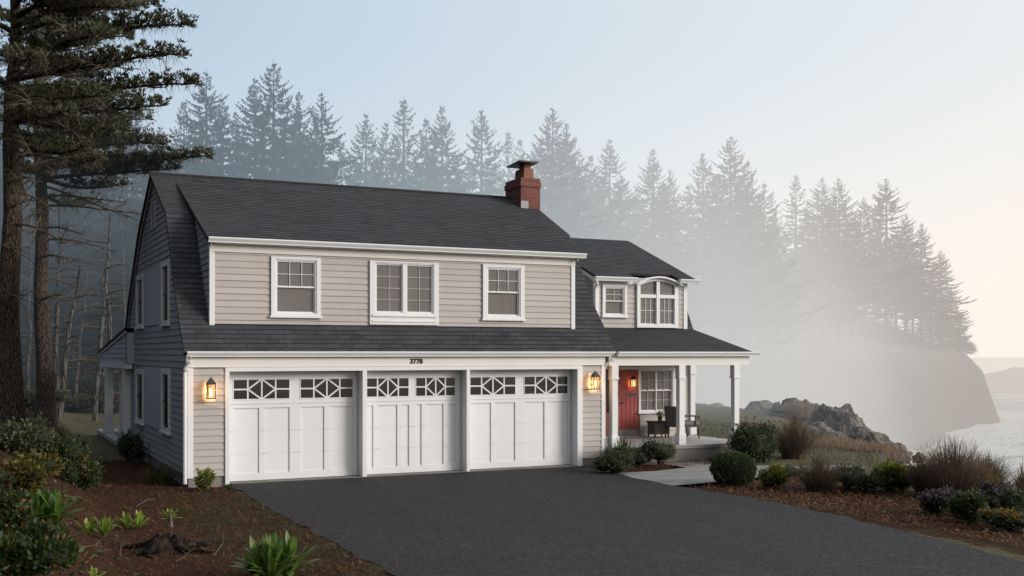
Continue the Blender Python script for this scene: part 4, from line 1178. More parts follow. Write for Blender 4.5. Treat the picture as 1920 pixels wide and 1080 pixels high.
# ------------------------------------------------------------------ the two big pines
def pine(px0, py0, d, px_top, rad, label, boughs, dead):
    r = (px0-CX)/FPX*d; x, y = rd(r, d); z0 = height(r, d, False)
    e = empty('pine_tree', label, 'tree', 'big pines at the left edge', (x, y, z0))
    def W(px, py, dd):     # point in the tree's own space
        rr = (px-CX)/FPX*dd; X, Y = rd(rr, dd); return Vector((X-x, Y-y, EYE-(py-HY)/FPX*dd - z0))
    ztop = EYE + (HY+160)/FPX*d - z0
    rt = (px_top-CX)/FPX*d; xt, yt = rd(rt, d)
    def axis(z): t = z/ztop; return Vector(((xt-x)*t, (yt-y)*t, z))
    pts = []; rads = []
    for i in range(15):
        z = -.4 + (ztop+.4)*i/14; p = axis(z) + Vector((.05*sin(i*1.3), .05*cos(i*1.9), 0))
        pts.append(tuple(p)); rads.append(rad*(1.0 - .055*i)*(1.35 if i == 0 else 1.06 if i == 1 else 1)*(1+rnd.uniform(-.04, .04)))
    MB().tube(pts, rads, 14).build('trunk', M['bark'], e, smooth=True)
    wood = MB(); fol = MB(); dry = MB(); R = random.Random(int(px0)+5)
    def curve(a, b, sag, n=8):
        out = []
        for i in range(n+1):
            t = i/n; p = a.lerp(b, t); p.z += sag*4*t*(1-t)*(1.1-t*.3) + .10*(b-a).length*.12*sin(t*5+a.z)
            out.append(p)
        return out
    def tuft(p, up, sz):
        # little paddle of needles
        for k in range(8):
            v = Vector((R.uniform(-1, 1), R.uniform(-1, 1), R.uniform(-.25, 1.0))).normalized()*sz*R.uniform(.6, 1.15) + up*sz*.5
            s = v.cross(Vector((R.uniform(-1, 1), R.uniform(-1, 1), R.uniform(-1, 1)))).normalized()*sz*.15
            fol.quad(tuple(p), tuple(p+v*.55+s), tuple(p+v), tuple(p+v*.55-s))
    for (zb_py, ex, ey, de, width, dens) in boughs:
        zz = EYE-(zb_py-HY)/FPX*d - z0
        a = axis(zz); b = W(ex, ey, de)
        cv = curve(a, b, -.25 if ey > zb_py else .15); L = (b-a).length
        wood.tube([tuple(p) for p in cv], [max(.012, .085*(1-.85*i/8)) for i in range(9)], 6, False)
        dirv = (b-a).normalized(); side = dirv.cross(Vector((0, 0, 1))).normalized()
        n = int(L*4.6*dens)
        for k in range(n):
            t = .22 + .78*(k+R.random())/n
            i = min(7, int(t*8)); p = cv[i].lerp(cv[i+1], t*8-i)
            for sg in (-1, 1):
                l = width*(1.15-t)**.6*R.uniform(.3, 1.0)
                dd = (dirv*R.uniform(.35, .9)+side*sg*R.uniform(.4, 1.0)+Vector((0, 0, R.uniform(-.05, .28)))).normalized()
                q = [p, p+dd*l*.5+Vector((0, 0, -.03*l)), p+dd*l+Vector((0, 0, .07*l))]
                wood.tube([tuple(c) for c in q], [.02, .013, .006], 4, False)
                m = max(3, int(l*14))
                for j in range(m):
                    s = .3+.7*(j+R.random())/m
                    c = q[0].lerp(q[1], s*2) if s < .5 else q[1].lerp(q[2], s*2-1)
                    c = c+Vector((R.uniform(-.13, .13), R.uniform(-.13, .13), R.uniform(-.05, .20)))
                    tuft(c, Vector((0, 0, 1))*.6+dd*.5, R.uniform(.085, .15))
                    if R.random() < .5:   # hanging dead twig under the pad
                        h = c+Vector((R.uniform(-.2, .2), R.uniform(-.2, .2), -R.uniform(.1, .4)))
                        dry.tube([tuple(c), tuple(h)], [.007, .003], 3, False)
        for k in range(5): tuft(b+Vector((R.uniform(-.1, .1), R.uniform(-.1, .1), R.uniform(-.04, .12))), dirv, .16)
    for (zb_py, ex, ey, de) in dead:
        zz = EYE-(zb_py-HY)/FPX*d - z0
        a = axis(zz); b = W(ex, ey, de); cv = curve(a, b, .12); L = (b-a).length
        dry.tube([tuple(p) for p in cv], [max(.01, .05*(1-.8*i/8)) for i in range(9)], 6, False)
        for k in range(int(L*7)):
            t = R.uniform(.15, 1); i = min(7, int(t*8)); p = cv[i].lerp(cv[i+1], t*8-i)
            v = Vector((R.uniform(-1, 1), R.uniform(-1, 1), R.uniform(-.8, .5))).normalized()*R.uniform(.2, .75)
            m = p+v*.5+Vector((0, 0, .05)); dry.tube([tuple(p), tuple(m), tuple(p+v)], [.014, .009, .003], 3, False)
            for j in range(2):
                u = Vector((R.uniform(-1, 1), R.uniform(-1, 1), R.uniform(-.6, .4)))*.22
                dry.tube([tuple(m), tuple(m+v*.3+u)], [.006, .002], 3, False)
    wood.build('limbs', M['bark'], e, smooth=True); dry.build('dead_branches', M['pinedry'], e); fol.build('crown', M['pine'], e)
    return e
pine(14, 782, 30, 30, .37, 'big rough-barked pine at the left edge of the photo, the nearer of two',
     [(60, 290, 8, 29, 1.3, 1.1), (95, 352, 48, 29.5, 1.3, 1.25), (150, 338, 105, 29, 1.1, 1.2), (190, 360, 160, 30, 1.2, 1.25), (235, 300, 200, 28.5, 1.1, 1.1),
      (30, 200, -20, 27, 1.5, 1.0), (120, 190, 70, 26.5, 1.4, 1.0), (200, 180, 185, 27, 1.3, .9), (-20, 280, -45, 30, 1.5, 1.0),
      (70, 150, 30, 33, 1.5, .9), (260, 160, 275, 28, 1.0, .8), (140, 120, 130, 33.5, 1.4, .8), (60, -110, 20, 29, 1.4, .7), (160, -120, 150, 30, 1.4, .7), (10, 90, -30, 25.5, 1.4, .9), (110, 240, 70, 32, 1.4, .9), (215, 235, 235, 31.5, 1.3, .9), (45, 240, 15, 27, 1.4, .9), (180, 120, 215, 26, 1.2, .8), (90, 60, 110, 25.5, 1.2, .8), (250, 100, 255, 33, 1.3, .8), (20, 60, 40, 34, 1.5, .8), (150, 60, 175, 34, 1.4, .8), (300, 230, 250, 31, 1.2, .8), (-40, 160, -60, 28, 1.5, .9)],
     [(300, 130, 300, 28.5), (345, 85, 340, 28), (395, 70, 375, 29), (470, 40, 480, 28), (230, 120, 210, 27), (150, 110, 90, 26.5), (420, 120, 455, 29), (560, 36, 565, 28.5), (90, 215, 140, 27.5), (180, 250, 225, 29), (250, 200, 300, 29.5), (40, 130, 60, 26), (130, 180, 165, 26.5), (70, 160, 95, 33), (210, 140, 250, 27.5), (270, 110, 330, 32), (330, 150, 290, 31), (310, 70, 420, 27), (20, 180, 20, 31), (100, 250, 135, 31), (200, 230, 215, 27), (160, 60, 200, 25.8), (240, 60, 290, 26.5), (360, 110, 400, 32)])
pine(84, 760, 38, 66, .31, 'second big pine with a straight reddish trunk, behind the nearer one',
     [(285, 300, 272, 36, 1.5, 1.15), (320, 388, 296, 35.5, 1.4, 1.3), (340, 330, 318, 36.5, 1.4, 1.2), (250, 230, 240, 38, 1.6, 1.0), (200, 255, 190, 40, 1.6, .9),
      (330, 230, 345, 38, 1.5, .9), (150, 220, 120, 41, 1.6, .9), (290, 180, 300, 34, 1.4, .9), (240, -20, 230, 38, 1.6, .7), (360, 170, 380, 41, 1.3, .7), (90, 240, 60, 39, 1.5, .9), (30, 210, 0, 40, 1.5, .9), (220, 160, 250, 34, 1.4, .9), (300, 60, 320, 35, 1.4, .8), (120, 180, 140, 42, 1.5, .9), (260, 280, 225, 40, 1.4, .9)],
     [(390, 270, 400, 36.5), (430, 160, 440, 37), (480, 150, 500, 36), (520, 170, 555, 39), (400, 20, 430, 36), (350, 300, 430, 37), (560, 130, 560, 36), (300, 200, 330, 35), (340, 170, 370, 40), (370, 240, 380, 37), (260, 180, 290, 35), (450, 220, 470, 38), (410, 60, 450, 35)])

# ================================================================== GARDEN PLANTS
def place(px, py, d=None):
    if d is None: return ground_hit(px, py)
    r = (px-CX)/FPX*d; x, y = rd(r, d); return x, y, height(r, d, False), d

def leafy(name, px, py, w, h, mat, leaf, n, label, cat='shrub', group=None, rough=.25, tight=.25, upright=.0, twig='wood_dark', bloom=None, nb=0, depth=1.0):
    """shrub of many small leaves held on stems: px, py = middle of its foot; w, h in photo pixels"""
    x, y, z, d = place(px, py)
    k = d/FPX; W, Hh = w*k/2, h*k
    if tight >= .1: W *= 1.02; Hh *= 1.06
    R = random.Random(int(px*7+py))
    e = empty(name, label, cat, group, (x, y, z))
    lumps = [(Vector((R.uniform(-.62, .62), R.uniform(-.6, .6), R.uniform(.26, .66))), R.uniform(.26, .50)) for _ in range(9)] + [(Vector((0, 0, .42)), .52)]
    if tight < .1: lumps = [(Vector((0, 0, .46)), 1.0)]
    mb = MB(); bb = MB()
    for i in range(n):
        c, rr = R.choice(lumps)
        v = Vector((R.gauss(0, 1), R.gauss(0, 1), R.gauss(0, 1))).normalized()
        rad = rr*(1-abs(R.gauss(0, tight)))*(1+rough*noise.noise(v*2.3+c*3))
        p = c + Vector((v.x*rad, v.y*rad, v.z*rad*(.52 if tight < .1 else .62)))
        if p.z < .01: p.z = R.uniform(.01, .12)
        P = Vector((p.x*W, p.y*W*depth, p.z*Hh))
        dr = (v + Vector((R.uniform(-.7, .7), R.uniform(-.7, .7), R.uniform(-.3, .7)+upright))).normalized()
        l = leaf*R.uniform(.6, 1.3); s = dr.cross(Vector((R.uniform(-1, 1), R.uniform(-1, 1), R.uniform(-1, 1)))).normalized()*l*.26
        m = P+dr*l*.5
        mb.quad(tuple(P), tuple(m+s), tuple(P+dr*l), tuple(m-s))
        if bloom and i % max(1, n//nb) == 0 and p.z > .45:
            for q in range(5):
                u = P + Vector((R.uniform(-.05, .05), R.uniform(-.05, .05), R.uniform(0, .08))); a = Vector((R.uniform(-1, 1), R.uniform(-1, 1), R.uniform(-1, 1))).normalized()*.018; b2 = a.cross(Vector((.3, .5, 1))).normalized()*.018
                bb.quad(tuple(u-a), tuple(u-b2), tuple(u+a), tuple(u+b2))
    if tight >= .1:      # loose shoots that break the outline
        for i in range(34):
            c, rr = R.choice(lumps); v = Vector((R.gauss(0, 1), R.gauss(0, 1), abs(R.gauss(0, .8))+.15)).normalized()
            b = c + Vector((v.x*rr*.8, v.y*rr*.8, v.z*rr*.5)); b = Vector((b.x*W, b.y*W*depth, max(.02, b.z*Hh)))
            dr = (v + Vector((R.uniform(-.4, .4), R.uniform(-.4, .4), .45+upright))).normalized(); sl = R.uniform(.10, .26)*max(.5, Hh)
            for j in range(9):
                q = b + dr*sl*j/8; d2 = (dr*.6 + Vector((R.uniform(-1, 1), R.uniform(-1, 1), R.uniform(-.3, .8)))).normalized(); l = leaf*R.uniform(.6, 1.2)
                sd = d2.cross(Vector((R.uniform(-1, 1), R.uniform(-1, 1), R.uniform(-1, 1)))).normalized()*l*.26
                mb.quad(tuple(q), tuple(q+d2*l*.5+sd), tuple(q+d2*l), tuple(q+d2*l*.5-sd))
    core = MB(); nu, nv = 14, 8  # added dark hull: closes gaps between leaves, its colour stands in for inner shade
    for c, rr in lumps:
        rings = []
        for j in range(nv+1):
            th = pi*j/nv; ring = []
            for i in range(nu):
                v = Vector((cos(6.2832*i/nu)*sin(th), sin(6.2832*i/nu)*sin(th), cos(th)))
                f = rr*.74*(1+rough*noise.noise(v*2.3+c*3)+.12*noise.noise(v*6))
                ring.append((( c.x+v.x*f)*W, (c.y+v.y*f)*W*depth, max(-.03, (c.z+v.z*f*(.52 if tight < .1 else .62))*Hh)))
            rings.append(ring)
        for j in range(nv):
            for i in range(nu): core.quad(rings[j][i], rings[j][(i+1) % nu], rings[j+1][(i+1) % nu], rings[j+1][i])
    core.build('inner_shade_hull', M['core'], e, smooth=True)
    mb.build('foliage', mat, e)
    if bloom: bb.build('blooms', bloom, e)
    st = MB()
    for i in range(14):
        a = R.uniform(0, 6.28); q = R.uniform(.2, .8)
        st.tube([(R.uniform(-.1, .1)*W, R.uniform(-.1, .1)*W, -.05), (cos(a)*q*W*.5, sin(a)*q*W*.5, Hh*.4), (cos(a)*q*W, sin(a)*q*W*depth, Hh*R.uniform(.55, .9))], [.016, .010, .004], 4, False)
    st.build('stems', M[twig], e)
    return e

def blades(name, px, py, w, h, mat, n, label, cat='grass clump', group=None, curl=.5, wid=.012, branchy=0, depth=1.0, spread=.35, bloom=None):
    """clump of thin blades or bare twigs springing from the foot"""
    x, y, z, d = place(px, py)
    k = d/FPX; W, Hh = w*k/2, h*k
    R = random.Random(int(px*5+py))
    e = empty(name, label, cat, group, (x, y, z)); mb = MB(); fl = MB()
    for i in range(n):
        a = R.uniform(0, 6.28); q = sqrt(R.random()); L = R.uniform(.55, 1.0)*(1-.35*q*q)
        o = Vector((cos(a)*q*W*spread, sin(a)*q*W*spread*depth, -.02))
        out = Vector((cos(a), sin(a)*depth, 0))*W*q*(1-spread)*R.uniform(.8, 1.15)
        pts = []
        for j in range(5):
            t = j/4; pts.append(o + out*(t**1.5) + Vector((0, 0, Hh*L*(t - curl*q*t*t*.55))) + Vector((R.uniform(-.02, .02), R.uniform(-.02, .02), 0))*t)
        s = Vector((-sin(a+R.uniform(-.8, .8)), cos(a), 0)).normalized()
        for j in range(4):
            w0, w1 = wid*(1-.8*j/4), wid*(1-.8*(j+1)/4)
            mb.quad(tuple(pts[j]-s*w0), tuple(pts[j]+s*w0), tuple(pts[j+1]+s*w1), tuple(pts[j+1]-s*w1))
        for b in range(branchy):
            t = R.randint(1, 3); v = (pts[t+1]-pts[t]).normalized()*R.uniform(.1, .22)+Vector((R.uniform(-.1, .1), R.uniform(-.1, .1), R.uniform(-.02, .08)))
            c = pts[t].lerp(pts[t+1], R.random())
            mb.quad(tuple(c-s*wid*.6), tuple(c+s*wid*.6), tuple(c+v+s*wid*.2), tuple(c+v-s*wid*.2))
        if bloom and R.random() < .7:
            c = pts[4]
            for b in range(4):
                v = Vector((R.uniform(-1, 1), R.uniform(-1, 1), R.uniform(-.5, 1))).normalized()*.03; s2 = v.cross(Vector((1, .3, .2))).normalized()*.014; c2 = c+Vector((0, 0, -.03*b))
                fl.quad(tuple(c2), tuple(c2+v*.5+s2), tuple(c2+v), tuple(c2+v*.5-s2))
    mb.build('blades', mat, e)
    if bloom: fl.build('blooms', bloom, e)
    return e

def rosette(px, py, w, h, label, n=16, heads=((0, 0),), mat='rosette', cat='rosette plant', group='broad-leaved rosette plants on the left bed', lift=0, wide=.12):
    x, y, z, d = place(px, py); k = d/FPX; W, Hh = w*k/2, h*k
    R = random.Random(int(px*3+py)); e = empty('rosette_plant', label, cat, group, (x, y, z)); mb = MB()
    for hx, hy in heads:
        for i in range(n):
            a = i*2.399+R.uniform(-.3, .3); f = (i+.5)/n            # inner leaves stand, outer ones splay
            L = (Hh if f < .5 else max(Hh, W*.8))*R.uniform(.8, 1.1); el = 1.45-1.05*f+R.uniform(-.12, .12)
            o = Vector((hx*W, hy*W, lift)); dr = Vector((cos(a)*cos(el), sin(a)*cos(el), sin(el)))
            sd = Vector((-sin(a), cos(a), 0)); nrm = dr.cross(sd)
            ww = L*wide; pr = None
            for j in range(7):
                t = j/6; c = o + dr*L*t + nrm*(.10*L*sin(t*2.6)) + Vector((0, 0, -.22*L*t*t*f))
                wd = ww*(.35+.65*sin(min(1, t*1.25)*pi*.62))*(1 if t < .82 else (1-t)/.18*.9+.1)
                l, m, rr = c-sd*wd+nrm*(-wd*.35), c, c+sd*wd+nrm*(-wd*.35)
                if pr:
                    mbv = len(mb.v)
                    mb.v += []
                    mb.quad(tuple(pr[0]), tuple(pr[1]), tuple(m), tuple(l)); mb.quad(tuple(pr[1]), tuple(pr[2]), tuple(rr), tuple(m))
                pr = (l, m, rr)
    # weld so each leaf is one island
    o = mb.build('leaves', M[mat], e)
    import bmesh
    bm = bmesh.new(); bm.from_mesh(o.data); bmesh.ops.remove_doubles(bm, verts=bm.verts, dist=1e-5); bm.to_mesh(o.data); bm.free()
    o.data.polygons.foreach_set('use_smooth', [True]*len(o.data.polygons))
    return e

SH = 'shrubs in the right garden bed'
leafy('boxwood_bush', 1375, 909, 78, 60, M['boxwood'], .06, 7500, 'clipped round dark green boxwood beside the grey walkway', group=SH, tight=.05, rough=.10)
leafy('yellow_shrub', 1449, 917, 56, 48, M['yellowleaf'], .075, 1500, 'small bright yellow-green shrub right of the clipped round boxwood', group=SH, upright=.3)
leafy('low_shrub', 1478, 896, 50, 22, M['greyleaf'], .06, 700, 'low grey-green tuft behind the small yellow-green shrub', group=SH)
blades('heather_clump', 1535, 921, 120, 78, M['grassblade'], 620, 'spiky brown-green heather clump in the middle of the right bed', 'heather', SH, curl=.35, wid=.008, branchy=2)
leafy('low_shrub', 1590, 917, 70, 50, M['greyleaf'], .06, 1000, 'grey-green airy shrub right of the spiky heather clump', group=SH, upright=.5)
leafy('dark_shrub', 1620, 925, 88, 42, M['darkleaf'], .06, 2200, 'low dark green shrub left of the larger yellow-green one', group=SH)
leafy('yellow_shrub', 1668, 922, 88, 56, M['yellowleaf'], .085, 2300, 'larger yellow-green shrub between the dark shrub and the big reddish grass', group=SH, upright=.2)
blades('reddish_grass', 1785, 934, 190, 118, M['redtwig'], 1500, 'biggest reddish-brown grass mound at the cliff edge', 'grass clump', SH, curl=.2, wid=.007, branchy=3, spread=.45)
blades('reddish_grass', 1850, 925, 110, 85, M['grassblade'], 700, 'tan grass mound sloping down the right side of the biggest one', 'grass clump', SH, curl=.4, wid=.008, branchy=2)
blades('reddish_grass', 1730, 928, 60, 70, M['redtwig'], 380, 'narrow reddish twig clump at the left foot of the biggest grass mound', 'grass clump', SH, curl=.3, wid=.008, branchy=3)
blades('yellow_flower', 1838, 934, 60, 72, M['greenblade'], 190, 'thin yellow-flowered stems in front of the biggest grass mound', 'flowers', SH, curl=.15, wid=.007, bloom=M['yellowbloom'])
leafy('lavender_plant', 1752, 968, 88, 50, M['lavleaf'], .06, 1500, 'pink-flowered mound left of the dwarf conifer', 'flowers', SH, upright=.5, bloom=M['lavender'], nb=230)
leafy('lavender_plant', 1872, 958, 110, 58, M['lavleaf'], .06, 1900, 'mauve-flowered mound behind the dwarf conifer', 'flowers', SH, upright=.5, bloom=M['lavender'], nb=280)
leafy('dwarf_conifer', 1822, 984, 84, 62, M['boxwood'], .06, 5200, 'dense dark dwarf conifer between the flowering mounds', 'shrub', SH, tight=.12, rough=.2)
leafy('yellow_groundcover', 1890, 997, 110, 40, M['greyleaf'], .055, 1700, 'low groundcover with orange-yellow flowers in the right corner', 'flowers', SH, bloom=M['yellowbloom'], nb=240)
leafy('low_shrub', 1905, 972, 70, 60, M['darkleaf'], .06, 1400, 'dark green shrub behind the orange-yellow flowers at the photo edge', group=SH)
blades('twig_bush', 1918, 955, 80, 74, M['redtwig'], 260, 'dark twiggy bush cut by the right edge of the photo', 'shrub', SH, curl=.2, wid=.012, branchy=3)
leafy('porch_bush', 1428, 868, 128, 84, M['darkleaf'], .075, 4200, 'large dark green bush hiding the foot of the right porch post', group='shrubs around the porch', rough=.3, upright=.3)
blades('reddish_bush', 1490, 862, 120, 92, M['redtwig'], 900, 'round reddish twiggy bush behind the large dark porch bush', 'shrub', 'shrubs around the porch', curl=.35, wid=.008, branchy=3)
leafy('low_shrub', 1368, 869, 96, 24, M['darkleaf'], .05, 900, 'low dark groundcover along the foot of the porch deck', group='shrubs around the porch')
leafy('low_shrub', 1302, 863, 28, 12, M['darkleaf'], .04, 200, 'tiny dark tuft against the deck by the middle post', group='shrubs around the porch')
blades('upright_shrub', 1168, 877, 92, 66, M['greenblade'], 420, 'upright spiky green shrub in front of the first porch post', 'shrub', 'shrubs around the porch', curl=.35, wid=.018, spread=.5)
leafy('green_shrub', 1152, 888, 90, 52, M['darkleaf'], .05, 3000, 'rounded green shrub at the right corner of the garage', group='shrubs around the porch', rough=.3)
leafy('green_shrub', 1238, 874, 92, 52, M['greyleaf'], .05, 2600, 'rounded grey-green shrub with pink tips in front of the porch deck', group='shrubs around the porch', upright=.4, bloom=M['lavender'], nb=30)
leafy('green_shrub', 1200, 877, 52, 36, M['darkleaf'], .05, 700, 'low green shrub filling the gap between the two rounded ones', group='shrubs around the porch')
# left corner of the house
leafy('variegated_shrub', 383, 921, 42, 40, M['yellowleaf'], .07, 420, 'small yellow-green shrub under the left lantern', group='plants at the left corner of the house', upright=.3)
blades('strap_tuft', 431, 920, 30, 20, M['greenblade'], 46, 'tiny spiky tuft at the left end of the garage apron', 'grass clump', 'plants at the left corner of the house', wid=.014)
blades('strap_grass', 303, 908, 110, 72, M['greenblade'], 150, 'arching strap-leaved grass below the lower gable window', 'grass clump', 'plants at the left corner of the house', curl=.9, wid=.014)
leafy('dark_shrub', 243, 870, 62, 62, M['darkleaf'], .07, 1300, 'dark shrub against the gable wall beside the side porch', group='plants at the left corner of the house')
# left bank
LB = 'shrubs on the left bank'
leafy('bank_shrub', 20, 850, 150, 70, M['darkleaf'], .09, 3200, 'dark shrub at the foot of the nearest pine', group=LB)
leafy('bank_shrub', 105, 880, 120, 72, M['bankleaf'], .09, 2800, 'glossy green shrub on the crest of the bank', group=LB)
leafy('bank_shrub', 155, 918, 86, 62, M['bankleaf'], .075, 2300, 'glossy green shrub at the right end of the bank', group=LB)
leafy('bank_shrub', 40, 925, 150, 78, M['bankyellow'], .08, 3000, 'yellowing shrub with orange leaves at the left edge', group=LB)
leafy('bank_shrub', 10, 1000, 110, 80, M['bankleaf'], .075, 2600, 'green shrub with orange leaves left of the strap-leaved clump', group=LB)
leafy('bank_shrub', 50, 1092, 210, 112, M['bankleaf'], .075, 5200, 'dark fine-leaved shrub filling the bottom left corner', group=LB, upright=.3)
rosette(75, 985, 120, 68, 'large clump of broad strap leaves on the left bank', 18, ((-.5, 0), (0, .2), (.45, -.1), (.2, .5), (-.2, -.4)), 'rosette_dark', wide=.10)
rosette(180, 1010, 72, 44, 'pair of bright rosettes in front of the strap-leaved clump', 12, ((-.4, 0), (.42, -.1)))
rosette(247, 993, 54, 36, 'small pair of bright rosettes left of the stump', 11, ((-.4, 0), (.45, 0)))
rosette(317, 1012, 44, 30, 'single bright rosette raised on a bare stalk over the stump', 14, lift=.28)
rosette(515, 1090, 128, 84, 'large dark green clump of broad leaves at the bottom edge beside the driveway', 16, ((-.45, .1), (.1, 0), (.5, .2), (.0, .5), (-.2, -.4)), 'rosette_dark', wide=.09)
rosette(176, 1092, 36, 32, 'bright leaf tips rising from the bottom edge', 10)
for px, py, w, h, lab in ((140, 945, 40, 22, 'small dark green tuft in the mulch below the bank crest'), (262, 1042, 30, 22, 'tiny green sprig in the shadow of the stump')):
    blades('green_tuft', px, py, w, h, M['greenblade'], 60, lab, 'grass clump', LB, wid=.008)
# stalk, stump, dead sticks
x, y, z, d = place(312, 1035)
e = empty('tree_stump', 'dark rotten stump with roots under the raised rosette', 'stump', None, (x, y, z))
mb = MB(); R = random.Random(3); n = 26; rings = []
for j, (zz, rr) in enumerate(((-.05, .40), (.03, .30), (.10, .22), (.17, .17), (.22, .13), (.18, .06), (.13, .02))):
    ring = []
    for i in range(n):
        a = 6.283*i/n; q = rr*(1+.35*noise.noise((cos(a)*1.8, sin(a)*1.8, zz*4))+.15*noise.noise((cos(a)*6, sin(a)*6, zz*9)))
        ring.append((cos(a)*q*1.25, sin(a)*q, zz*(1+.5*noise.noise((cos(a)*3, sin(a)*3, 2)))))
    rings.append(ring)
for j in range(len(rings)-1):
    for i in range(n): mb.quad(rings[j][i], rings[j][(i+1) % n], rings[j+1][(i+1) % n], rings[j+1][i])
mb.build('wood', M['stump'], e)
for i in range(8):
    a = R.uniform(0, 6.28); q = R.uniform(.6, 1.1)
    MB().tube([(cos(a)*.25, sin(a)*.22, .1), (cos(a)*.5, sin(a)*.45, .05), (cos(a+.3)*q, sin(a+.3)*q*.9, .0)], [.06, .04, .012], 6).build('root', M['stump'], e, smooth=True)
MB().tube([(.06, .05, .1), (.09, .08, .3), (.10, .28, .52)], [.022, .018, .02], 6).build('stalk', M['barkpale'], e)
sticks = [((100, 1050), (190, 1035)), ((160, 1065), (205, 1040)), ((225, 1048), (240, 1025)), ((215, 1060), (250, 1070)), ((330, 1062), (372, 1052)), ((60, 1000), (110, 940)), ((150, 905), (185, 950)), ((120, 935), (172, 950)), ((400, 1050), (420, 1020)), ((255, 955), (300, 940))]
for i, ((ax, ay), (bx, by)) in enumerate(sticks):
    xa, ya, za, _ = place(ax, ay); xb, yb, zb, _ = place(bx, by)
    mb = MB(); p = Vector((xa, ya, za+.03)); q = Vector((xb, yb, zb+.06)); m = p.lerp(q, .5)+Vector((rnd.uniform(-.08, .08), rnd.uniform(-.08, .08), .05))
    mb.tube([tuple(p), tuple(m), tuple(q)], [.011, .009, .004], 5)
    for k in range(3):
        c = p.lerp(q, rnd.uniform(.3, .9)); mb.tube([tuple(c+Vector((0, 0, .02))), tuple(c+Vector((rnd.uniform(-.25, .25), rnd.uniform(-.25, .25), rnd.uniform(.02, .18))))], [.006, .002], 4)
    tag(mb.build('dead_stick', M['pinedry']), 'thin dead stick lying in the dark mulch of the left bed', 'stick', 'dead sticks in the left bed')

# forest undergrowth and shrubs behind the lawn
for i, (px, py, w, h, mt, lab) in enumerate([(60, 770, 130, 40, 'darkleaf', 'dark undergrowth bush between the two big pine trunks'), (150, 775, 120, 42, 'darkleaf', 'dark bush right of the second big pine trunk'),
        (215, 772, 90, 40, 'redtwig', 'reddish bush at the back of the lawn beside the side porch'), (95, 765, 70, 50, 'redtwig', 'reddish brush at the foot of the second big pine'),
        (170, 750, 150, 46, 'darkleaf', 'dim bush at the edge of the left forest'), (60, 745, 150, 40, 'darkleaf', 'dim bush deep between the pine trunks')]):
    leafy('forest_bush', px, py, w, h, M[mt], .13, 1500, lab, group='bushes at the edge of the left forest')

# ================================================================== ROCKS ON THE CLIFF EDGE
def rock(px, py, w, h, d, label, seed, squash=.8):
    r = (px-CX)/FPX*d; x, y = rd(r, d); k = d/FPX; z = EYE-(py-HY)*k
    W, Hh = w*k/2, h*k
    mb = MB(); nu, nv = 30, 16; rings = []
    for j in range(nv+1):
        th = pi*.62*j/nv; ring = []
        for i in range(nu):
            a = 2*pi*i/nu
            v = Vector((cos(a)*sin(th), sin(a)*sin(th), cos(th)))
            f = 1 + .30*noise.noise(v*1.5+Vector((seed, 0, 0))) + .16*noise.noise(v*4+Vector((0, seed, 0))) + .08*abs(noise.noise(v*9+Vector((0, 0, seed))))
            f -= .12*abs(noise.noise(Vector((v.x*7, v.y*7, v.z*1.6+seed))))
            ring.append((v.x*W*f, v.y*W*f*squash, v.z*Hh*f))
        rings.append(ring)
    for j in range(nv):
        for i in range(nu): mb.quad(rings[j][i], rings[j][(i+1) % nu], rings[j+1][(i+1) % nu], rings[j+1][i])
    o = mb.build('cliff_rock', M['rock']); o.location = (x, y, z); o.rotation_euler = (0, 0, -YAW)
    tag(o, label, 'rock', 'rocks along the cliff edge')
for a in [(1345, 776, 80, 18, 66, 'low flat rock seen between the two right porch posts', 1.1), (1400, 792, 70, 26, 56, 'low pale rock close right of the last porch post', 2.3),
          (1430, 786, 100, 30, 58, 'dark flat-topped rock on the left of the ridge', 3.7), (1460, 778, 30, 22, 57, 'small square knob on the ridge skyline', 4.2),
          (1500, 800, 130, 48, 53, 'highest broad rock of the ridge, topped by dry brush', 5.9), (1565, 818, 100, 56, 50, 'streaked rock face right of the highest rock', 6.4),
          (1590, 812, 60, 36, 49, 'rounded pale knob descending from the ridge', 7.6), (1625, 838, 90, 34, 44, 'sloping rock near the lower end of the ridge', 8.8),
          (1665, 856, 90, 26, 39, 'lowest rock of the ridge, next to the surf', 9.5), (1722, 862, 22, 14, 34, 'tiny dark rock on the grass at the cliff edge', 10.2), (1528, 832, 90, 36, 48, 'half-buried rock at the foot of the ridge', 11.3)]:
    rock(*a)
for (px, py, w, h, lab) in [(1500, 770, 60, 24, 'dry brush on the highest rock of the ridge'), (1570, 838, 130, 26, 'reddish brush along the foot of the rock ridge'), (1640, 846, 110, 22, 'low brown brush beside the lower rocks'), (1400, 800, 60, 18, 'low brush among the rocks right of the last porch post')]:
    d = 52 if py < 800 else None
    if d:
        r = (px-CX)/FPX*d; x, y = rd(r, d); z = EYE-(py-HY)/FPX*d
    else: x, y, z, d = place(px, py)
    k = d/FPX; R = random.Random(px); e = empty('dry_brush', lab, 'brush', 'dry brush on the cliff rocks', (x, y, z)); mb = MB()
    for i in range(420):
        a = R.uniform(0, 6.28); q = sqrt(R.random()); o = Vector((cos(a)*q*w*k*.5, sin(a)*q*w*k*.4, 0)); hh = h*k*R.uniform(.4, 1)*(1-.5*q); v = Vector((R.uniform(-.2, .2), R.uniform(-.2, .2), hh))
        mb.quad(tuple(o+Vector((-.012, 0, -.3))), tuple(o+Vector((.012, 0, -.3))), tuple(o+v+Vector((.006, 0, 0))), tuple(o+v-Vector((.006, 0, 0))))
    mb.build('twigs', M['redtwig'], e)

